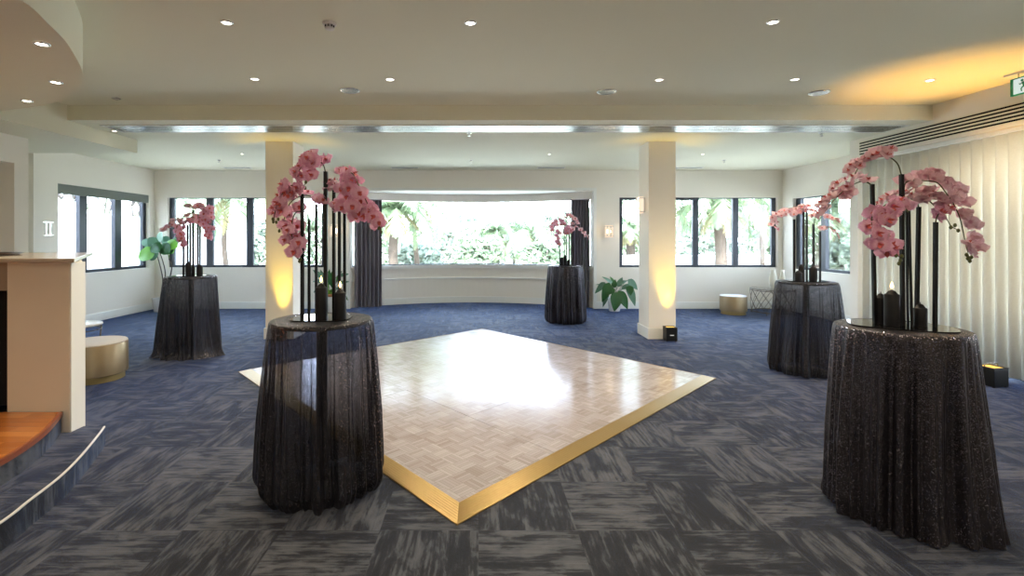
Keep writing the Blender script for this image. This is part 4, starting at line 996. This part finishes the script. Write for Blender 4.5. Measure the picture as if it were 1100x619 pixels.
# big round-leafed plant in left corner
bx0, by0 = -6.93, 10.75
p = thing('potted_plant', 'tall round-leafed plant on bare stems in the left corner', 'plant', (bx0, by0, 0)); pot_(p, .16, .30)
ZL = zf(140, 235, 5.9); O = Vector((bx0, by0, 0)); ends = []
for (sx, sy, ex, ey, dy) in ((205, 380, 168, 225, -.05), (222, 350, 188, 215, .05), (262, 320, 245, 255, .08)):
    m = at(*ZL(sx, sy), by0 + dy) - O; e = at(*ZL(ex, ey), by0 + dy) - O
    obj('stem', tube(nb(), crom([Vector((m.x * .3, m.y * .3, .27)), m, e], 6), .016, 6, .010), M['twig'], p, True); ends.append(e)
for (cx_, cy_, sz, mt, dx, dz, dy) in ((95, 225, .36, 'leaf_lime', -.9, -.35, -.2), (140, 230, .26, 'leaf_blue', -.3, -.9, -.15), (145, 150, .28, 'leaf_blue', -.5, .6, 0), (100, 150, .22, 'leaf_blue', -.9, .3, .1), (215, 190, .30, 'leaf', .4, -.4, -.2),
        (260, 165, .28, 'leaf_lime', .8, -.2, -.1), (185, 115, .22, 'leaf_blue', .2, .9, 0), (290, 140, .22, 'leaf', .9, .2, .1), (240, 190, .26, 'leaf', .5, -.6, -.05), (160, 185, .26, 'leaf', -.4, -.3, -.25), (220, 140, .24, 'leaf_blue', .5, .5, .05), (255, 195, .20, 'leaf_lime', .3, -.8, .0), (120, 185, .24, 'leaf_blue', -.8, 0, -.05)):
    c_ = at(*ZL(cx_, cy_), by0 + dy) - O; bm = nb(); e = min(ends, key=lambda v: (v - c_).length)
    dv = Vector((dx, -.25, dz)); b_ = c_ - dv.normalized() * sz * .5
    tube(bm, [e, e.lerp(b_, .5) + Vector((0, 0, .02)), b_], .006, 5, .004)
    leaf(bm, b_, dv, Vector((rs.uniform(-.3, .3), -1, .35)), sz, sz * .88, .35, round_=True, fold=.08)
    obj('leaf', bm, M[mt], p, True)
# plant between left column and curtain
bx0, by0 = (354 - CX) / F * 10.7, 10.7
p = thing('potted_plant', 'strap-leafed plant in a pale pot seen between the rods, left of the curtain', 'plant', (bx0, by0, 0)); pot_(p, .15, .34, M['pot'])
obj('pot_collar', lathe(nb(), [(.158, .341), (.165, .341), (.165, .40), (.15, .40), (.145, .345)], 32), M['terracotta'], p, True)
ZM = zf(330, 270, 8.843); O = Vector((bx0, by0, 0))
for (tx, ty, mx__, my_, w, mt) in ((45, 185, 120, 190, .10, 'leaf_blue'), (110, 175, 160, 250, .10, 'leaf_blue'), (200, 170, 205, 280, .13, 'leaf'), (240, 175, 225, 290, .12, 'leaf'), (160, 250, 190, 340, .10, 'leaf_lime'), (60, 400, 130, 290, .12, 'leaf_blue'), (330, 180, 270, 280, .08, 'leaf'),
        (400, 220, 340, 170, .10, 'leaf_blue'), (390, 300, 320, 260, .08, 'leaf_blue'), (240, 350, 225, 400, .11, 'leaf_lime'), (190, 360, 205, 420, .10, 'leaf_lime'), (40, 300, 120, 240, .10, 'leaf_blue'), (370, 470, 320, 320, .10, 'leaf'), (280, 240, 240, 320, .1, 'leaf'), (350, 400, 290, 320, .09, 'leaf_blue')):
    A = Vector((0, 0, .33)); m = at(*ZM(mx__, my_), by0 - .08) - O; B = at(*ZM(tx, ty), by0 + rs.uniform(-.15, .1)) - O; bm = nb()
    st_ = A.lerp(m, .75); tube(bm, crom([A, A.lerp(m, .4), st_], 4), .006, 5, .004)
    dv = B - st_; leaf(bm, st_, dv + Vector((0, 0, .2 * dv.length)), Vector((0, -1, .6)), dv.length * 1.05, w, .45)
    obj('leaf', bm, M[mt], p, True)

# ------------------------------------------------------------------ outdoors
struct('ground', box(nb(), -70, 70, 11.9 if False else 12.9, 110, -.5, -.25), M['lawn'])
bm = nb(); box(bm, -70, -7.65, 4, 12.9, -.5, -.25); box(bm, 7.25, 70, 4, 12.9, -.5, -.25); struct('ground_side', bm, M['lawn'])
fe = thing('garden_wall', 'tall white garden wall outside the left window', 'wall', (-10.4, 13, -.25))
obj('panel', box(nb(), -.08, .08, -6, 9, 0, 2.45), M['fence'], fe)
obj('coping', box(nb(), -.11, .11, -6, 9, 2.45, 2.50), M['fence'], fe)
gw = thing('low_garden_wall', 'low white garden wall beyond the far right windows', 'wall', (13.5, 24, -.25))
obj('panel', box(nb(), -7.5, 9, -.12, .12, 0, .95), M['fence'], gw); obj('coping', box(nb(), -7.5, 9, -.16, .16, .95, 1.02), M['fence'], gw)

def frond_mesh(bm, rs, az, el, L, droop, lw, nl=26):
    o = Vector((math.cos(az), math.sin(az), 0)); pts = []; p = Vector((0, 0, 0)); a = el; n = nl
    for i in range(n + 1):
        pts.append(p.copy()); p = p + (o * math.cos(a) + Vector((0, 0, 1)) * math.sin(a)) * (L / n); a -= droop / n
    side = Vector((-o.y, o.x, 0))
    tube(bm, pts, .03, 4, .008)
    for i in range(2, n + 1):
        t = i / n; ll = lw * math.sin(PI * min(1, t * .85 + .12)) * rs.uniform(.8, 1.1)
        d_ = (pts[i] - pts[i - 1]).normalized()
        for sg in (-1, 1):
            b = pts[i]; tip = b + side * sg * ll * .75 + d_ * ll * .45 + Vector((0, 0, -ll * rs.uniform(.35, .7)))
            w = d_ * .05
            bm.faces.new([bm.verts.new(v) for v in (b - w, b + w, tip)])
def palm(label, px, py, Y, h_extra, n=26, L=2.6, seed=0, dry=6, base_z=-.25, r=.16, lw=.55):
    rs = random.Random(seed); c = at(px, py, Y)
    t = thing('palm_tree', label, 'tree', (c.x, c.y, base_z), 0, 'palms in the garden'); H = c.z - base_z
    bm = nb(); pts = [(0.06 * math.sin(k * .6 + seed), .05 * math.cos(k * .5), H * k / 10) for k in range(11)]; tube(bm, pts, r * 1.15, 12, r * .85)
    obj('trunk', bm, M['trunk'], t, True)
    top = Vector(pts[-1]); bm = nb()
    for k in range(n): frond_mesh(bm, rs, 2 * PI * k * .618 + rs.uniform(-.2, .2), rs.uniform(.05, 1.25), L * rs.uniform(.8, 1.1), rs.uniform(1.5, 2.3), lw)
    obj('crown', bm, M['frond'], t, False, top)
    if dry:
        bm = nb()
        for k in range(dry): frond_mesh(bm, rs, 2 * PI * k / dry + rs.uniform(-.3, .3), rs.uniform(-.9, -.4), L * .6 * rs.uniform(.7, 1.0), .7, lw * .6, 16)
        obj('dry_skirt', bm, M['dry_frond'], t, False, top)
palm('tall palm with hanging fronds at the left of the bow window view', 447, 203, 19, 0, 34, 3.5, 1, 8, r=.09, lw=.7)
palm('palm half behind the left curtain, crown lower than its neighbour', 424, 226, 17, 0, 34, 2.3, 2, 6, r=.16)
palm('palm left of the bow window middle, skirt of dry fronds', 533, 250, 27, 0, 36, 2.9, 3, 14, r=.25)
palm('palm right of the bow window middle, skirt of dry fronds', 571, 251, 26, 0, 36, 3.0, 4, 16, r=.25)
palm('palm behind the right column', 703, 205, 18, 0, 32, 3.0, 5, 5, r=.09, lw=.7)
palm('stout palm in the middle pane right of the right column', 773, 216, 18, 0, 36, 2.6, 6, 14, r=.20, lw=.65)
palm('palm in the last pane of the far right windows', 818, 206, 21, 0, 34, 3.8, 7, 6, r=.10, lw=.75)
palm('palm with drooping fronds in the far left windows', 243, 212, 18, 0, 34, 3.0, 8, 6, r=.09, lw=.7)
palm('palm in the leftmost pane of the far left windows', 190, 222, 24, 0, 32, 3.2, 9, 6, r=.12)
palm('palm beyond the right wall window', 880, 226, 17.5, 0, 26, 2.2, 10, 8, r=.2)
palm('palm in the narrow strip of window left of the right column', 676, 246, 25, 0, 26, 2.0, 11, 10, r=.22)

def bush(label, px, ptop, Y, w, seed, mat, name='leafy_tree', n=2400, base_z=-.25):
    rs = random.Random(seed); c = at(px, ptop - 7, Y); H = c.z - base_z
    t = thing(name, label, 'tree', (c.x, c.y, base_z), 0, 'leafy trees in the garden')
    bm = nb(); tube(bm, [(0, 0, 0), (.05, .02, H * .3), (-.03, 0, H * .6)], .12, 8, .05)
    for k in range(4):
        a = rs.uniform(0, 6.3); tube(bm, [(0, 0, H * .3), (w * .25 * math.cos(a), w * .25 * math.sin(a), H * .6), (w * .35 * math.cos(a), w * .35 * math.sin(a), H * .8)], .05, 6, .02)
    obj('trunk', bm, M['bark'], t, True)
    bm = nb(); blobs = [(rs.uniform(-.32, .32) * w, rs.uniform(-.3, .3) * w, H * rs.uniform(.2, .85), w * rs.uniform(.18, .32)) for _ in range(12)] + [(0, 0, H * .8, H * .2), (.2 * w, 0, H * .82, H * .17), (-.22 * w, 0, H * .8, H * .18)]
    for _ in range(n):
        x, y, z, r = rs.choice(blobs)
        v = Vector((rs.gauss(0, 1), rs.gauss(0, 1), rs.gauss(0, 1))).normalized() * r * rs.uniform(.55, 1.05)
        p0 = Vector((x, y, min(H, max(.1, z + v.z)))) + Vector((v.x, v.y, 0)); s = rs.uniform(.10, .21)
        a = Vector((rs.gauss(0, 1), rs.gauss(0, 1), rs.gauss(0, .6))).normalized() * s; b = a.cross(Vector((rs.gauss(0, 1), rs.gauss(0, 1), rs.gauss(0, 1)))).normalized() * s * .6
        bm.faces.new([bm.verts.new(q_) for q_ in (p0 - a, p0 - b, p0 + a, p0 + b)])
    obj('foliage', bm, M[mat], t)
for a in (('leafy tree behind the low palm, left end of the bow window', 400, 236, 29, 4.0, 31, 'bush'), ('pale leafy tree left of the bow window middle', 470, 250, 31, 3.6, 32, 'bush2'), ('tall feathery tree near the middle of the bow window', 503, 232, 34, 4.4, 33, 'bush2'),
          ('pale leafy tree between the two skirted palms', 552, 250, 33, 3.4, 34, 'bush2'), ('tall leafy tree beyond the farthest table orchids', 597, 228, 34, 4.6, 35, 'bush2'), ('leafy tree hidden partly by the right curtain', 632, 232, 31, 4.2, 36, 'bush'),
          ('low leafy tree left of the skirted palms', 515, 262, 25, 2.6, 37, 'bush'), ('leafy tree seen in the strip left of the right column', 668, 244, 33, 4.0, 38, 'bush'), ('leafy tree just right of the right column', 735, 240, 33, 4.6, 39, 'bush2'),
          ('leafy tree behind the stout palm', 790, 234, 32, 4.6, 40, 'bush2'), ('leafy tree at the right end of the far right windows', 838, 240, 30, 4.4, 41, 'bush'), ('leafy tree in the leftmost pane of the far left windows', 202, 226, 27, 4.2, 42, 'bush2'),
          ('leafy tree in the middle pane of the far left windows', 250, 244, 28, 4.0, 43, 'bush'), ('leafy tree behind the left column', 300, 240, 29, 4.4, 44, 'bush2'), ('leafy tree in the strip right of the left column', 345, 236, 30, 4.0, 45, 'bush'),
          ('leafy tree filling the first pane of the right wall window', 872, 228, 21, 3.4, 46, 'bush'), ('leafy tree filling the second pane of the right wall window', 902, 226, 20, 3.4, 47, 'bush2'),
          ('low shrub-like tree under the tall hanging palm', 448, 268, 22, 2.4, 48, 'bush2'), ('low shrub-like tree under the skirted palms', 585, 268, 23, 2.4, 49, 'bush')):
    bush(*a)
def bare(label, px, Y, seed):
    rs = random.Random(seed); c = at(px, 256, Y); t = thing('bare_tree', label, 'tree', (c.x, Y, -.25), 0, 'bare trees beyond the garden wall'); bm = nb()
    def br(p, d, L, r, k):
        e = p + d * L; tube(bm, [p, p.lerp(e, .5) + Vector((rs.uniform(-.05, .05), 0, .03)), e], r, 5, r * .65, False)
        if k:
            for _ in range(3): br(e, (d + Vector((rs.uniform(-.8, .8), rs.uniform(-.6, .6), rs.uniform(-.5, .5)))).normalized(), L * .68, r * .6, k - 1)
    br(Vector((0, 0, 0)), Vector((0, 0, 1)), 1.9, .09, 5); obj('branches', bm, M['bark'], t)
bare('bare branching tree beyond the garden wall, left pane', 76, 17, 51); bare('bare branching tree beyond the garden wall, middle pane', 110, 18, 52); bare('bare branching tree beyond the garden wall, right pane', 147, 19, 53)

# ------------------------------------------------------------------ light
W = bpy.data.worlds.new('World'); SC.world = W; W.use_nodes = True; nt = W.node_tree; nt.nodes.clear()
ou = nt.nodes.new('ShaderNodeOutputWorld'); bg = nt.nodes.new('ShaderNodeBackground'); nt.links.new(bg.outputs[0], ou.inputs[0])
tc = nt.nodes.new('ShaderNodeTexCoord'); sp = nt.nodes.new('ShaderNodeSeparateXYZ'); nt.links.new(tc.outputs['Generated'], sp.inputs[0])
rp = nt.nodes.new('ShaderNodeValToRGB'); nt.links.new(sp.outputs[2], rp.inputs[0])
e = rp.color_ramp.elements; e[0].position = 0.0; e[0].color = (.82, .89, 1.0, 1); e[1].position = .6; e[1].color = (.58, .75, 1.0, 1)
nt.links.new(rp.outputs[0], bg.inputs[0]); bg.inputs[1].default_value = 23.0
sun = lamp('sun', 'SUN', (0, -20, 30), 26.0, (1.0, .98, .94), angle=.02)
sun.rotation_euler = (math.radians(42), 0, 0)     # from behind the building, onto the garden

WARM = (1.0, .84, .60)
for (X, Y, zc, on) in DOWN:
    if not on or zc < 3.2 and Y > 6.5 and X < -4: continue
    E = 112 if zc > 3.2 else 18
    lamp('downlight_beam', 'SPOT', (X, Y, zc - .03), E, WARM, spot_size=math.radians(150), spot_blend=.8, shadow_soft_size=.05)
k = 0
for X in (-4.2, -1.4, 1.4, 4.2):  # unseen downlights added behind the camera to light the near half of the room
    for Y in (.9, -1.2, -3.0):
        k += 1
        if X < -4 and Y > -.5: continue
        nm = ['first', 'second', 'third'][(.9, -1.2, -3.0).index(Y)]; cn = {-4.2: 'far left', -1.4: 'left middle', 1.4: 'right middle', 4.2: 'far right'}[X]
        downlight_at('added unseen fill downlight behind the view, %s row back, %s' % (nm, cn), X, Y, ZC)
        lamp('downlight_beam', 'SPOT', (X, Y, ZC - .03), 112, WARM, spot_size=math.radians(150), spot_blend=.8, shadow_soft_size=.05)
for u, en, ang, tilt in ((UPS[0], 150, 42, -0.10), (UPS[1], 150, 42, -0.10), (UPS[2], 620, 46, 0.0)):
    l = lamp('uplight_beam', 'SPOT', (u.location.x, u.location.y, .235), en, (1.0, .50, .05) if u is UPS[2] else (1.0, .66, .05), spot_size=math.radians(ang), spot_blend=1.0, shadow_soft_size=.04)
    l.rotation_euler = (PI + tilt, 0 if u is not UPS[2] else -.13, 0)
for s, lit in SC_:
    if lit:
        d_ = Vector((0, -.16, 0)); d_.rotate(s.rotation_euler)
        lamp('sconce_lamp', 'POINT', s.location + d_, 3.0, (1.0, .78, .52), shadow_soft_size=.06)
# sky portals sit in the window openings and guide the sampling of the daylight
def portal(loc, rot, sx, sy):
    l = lamp('daylight_portal', 'AREA', loc, 1, (1, 1, 1), shape='RECTANGLE', size=sx, size_y=sy); l.data.cycles.is_portal = True; l.rotation_euler = rot
portal(((WL[0] + WL[1]) / 2, YF + .25, (ZS + ZH) / 2), (-PI / 2, 0, 0), WL[1] - WL[0], ZH - ZS)
portal(((WR[0] + WR[1]) / 2, YF + .25, (ZS + ZH) / 2), (-PI / 2, 0, 0), WR[1] - WR[0], ZH - ZS)
portal((BCX, 12.5, 1.72), (-PI / 2, 0, 0), 5.6, 1.6)
portal((XL - .22, (LW[0] + LW[1]) / 2, (LZ[0] + LZ[1]) / 2), (PI / 2, 0, -PI / 2), LW[1] - LW[0], LZ[1] - LZ[0])
portal((XRF + .22, (RW[0] + RW[1]) / 2, (RZ[0] + RZ[1]) / 2), (PI / 2, 0, PI / 2), RW[1] - RW[0], RZ[1] - RZ[0])

portal((6.32, 5.3, 1.34), (PI / 2, 0, PI / 2), 4.2, 2.56)
# ------------------------------------------------------------------ camera
cd = bpy.data.cameras.new('Camera'); cam = bpy.data.objects.new('Camera', cd); COL.objects.link(cam)
cam.location = (0, 0, CAMZ); cam.rotation_euler = (PI / 2, 0, 0)
cd.sensor_width = 36; cd.lens = F / 1100 * 36; cd.shift_x = (550 - CX) / 1100; cd.shift_y = -(309.5 - CY) / 1100; cd.clip_end = 300; cd.clip_start = .05
SC.camera = cam
vs = SC.view_settings; vs.view_transform = 'Standard'; vs.look = 'None'; vs.gamma = 1; vs.exposure = 0.08; vs.use_curve_mapping = False
SC.cycles.max_bounces = 10; SC.cycles.diffuse_bounces = 6; SC.cycles.transparent_max_bounces = 16; SC.cycles.sample_clamp_indirect = 6.0
SC.cycles.use_denoising = True
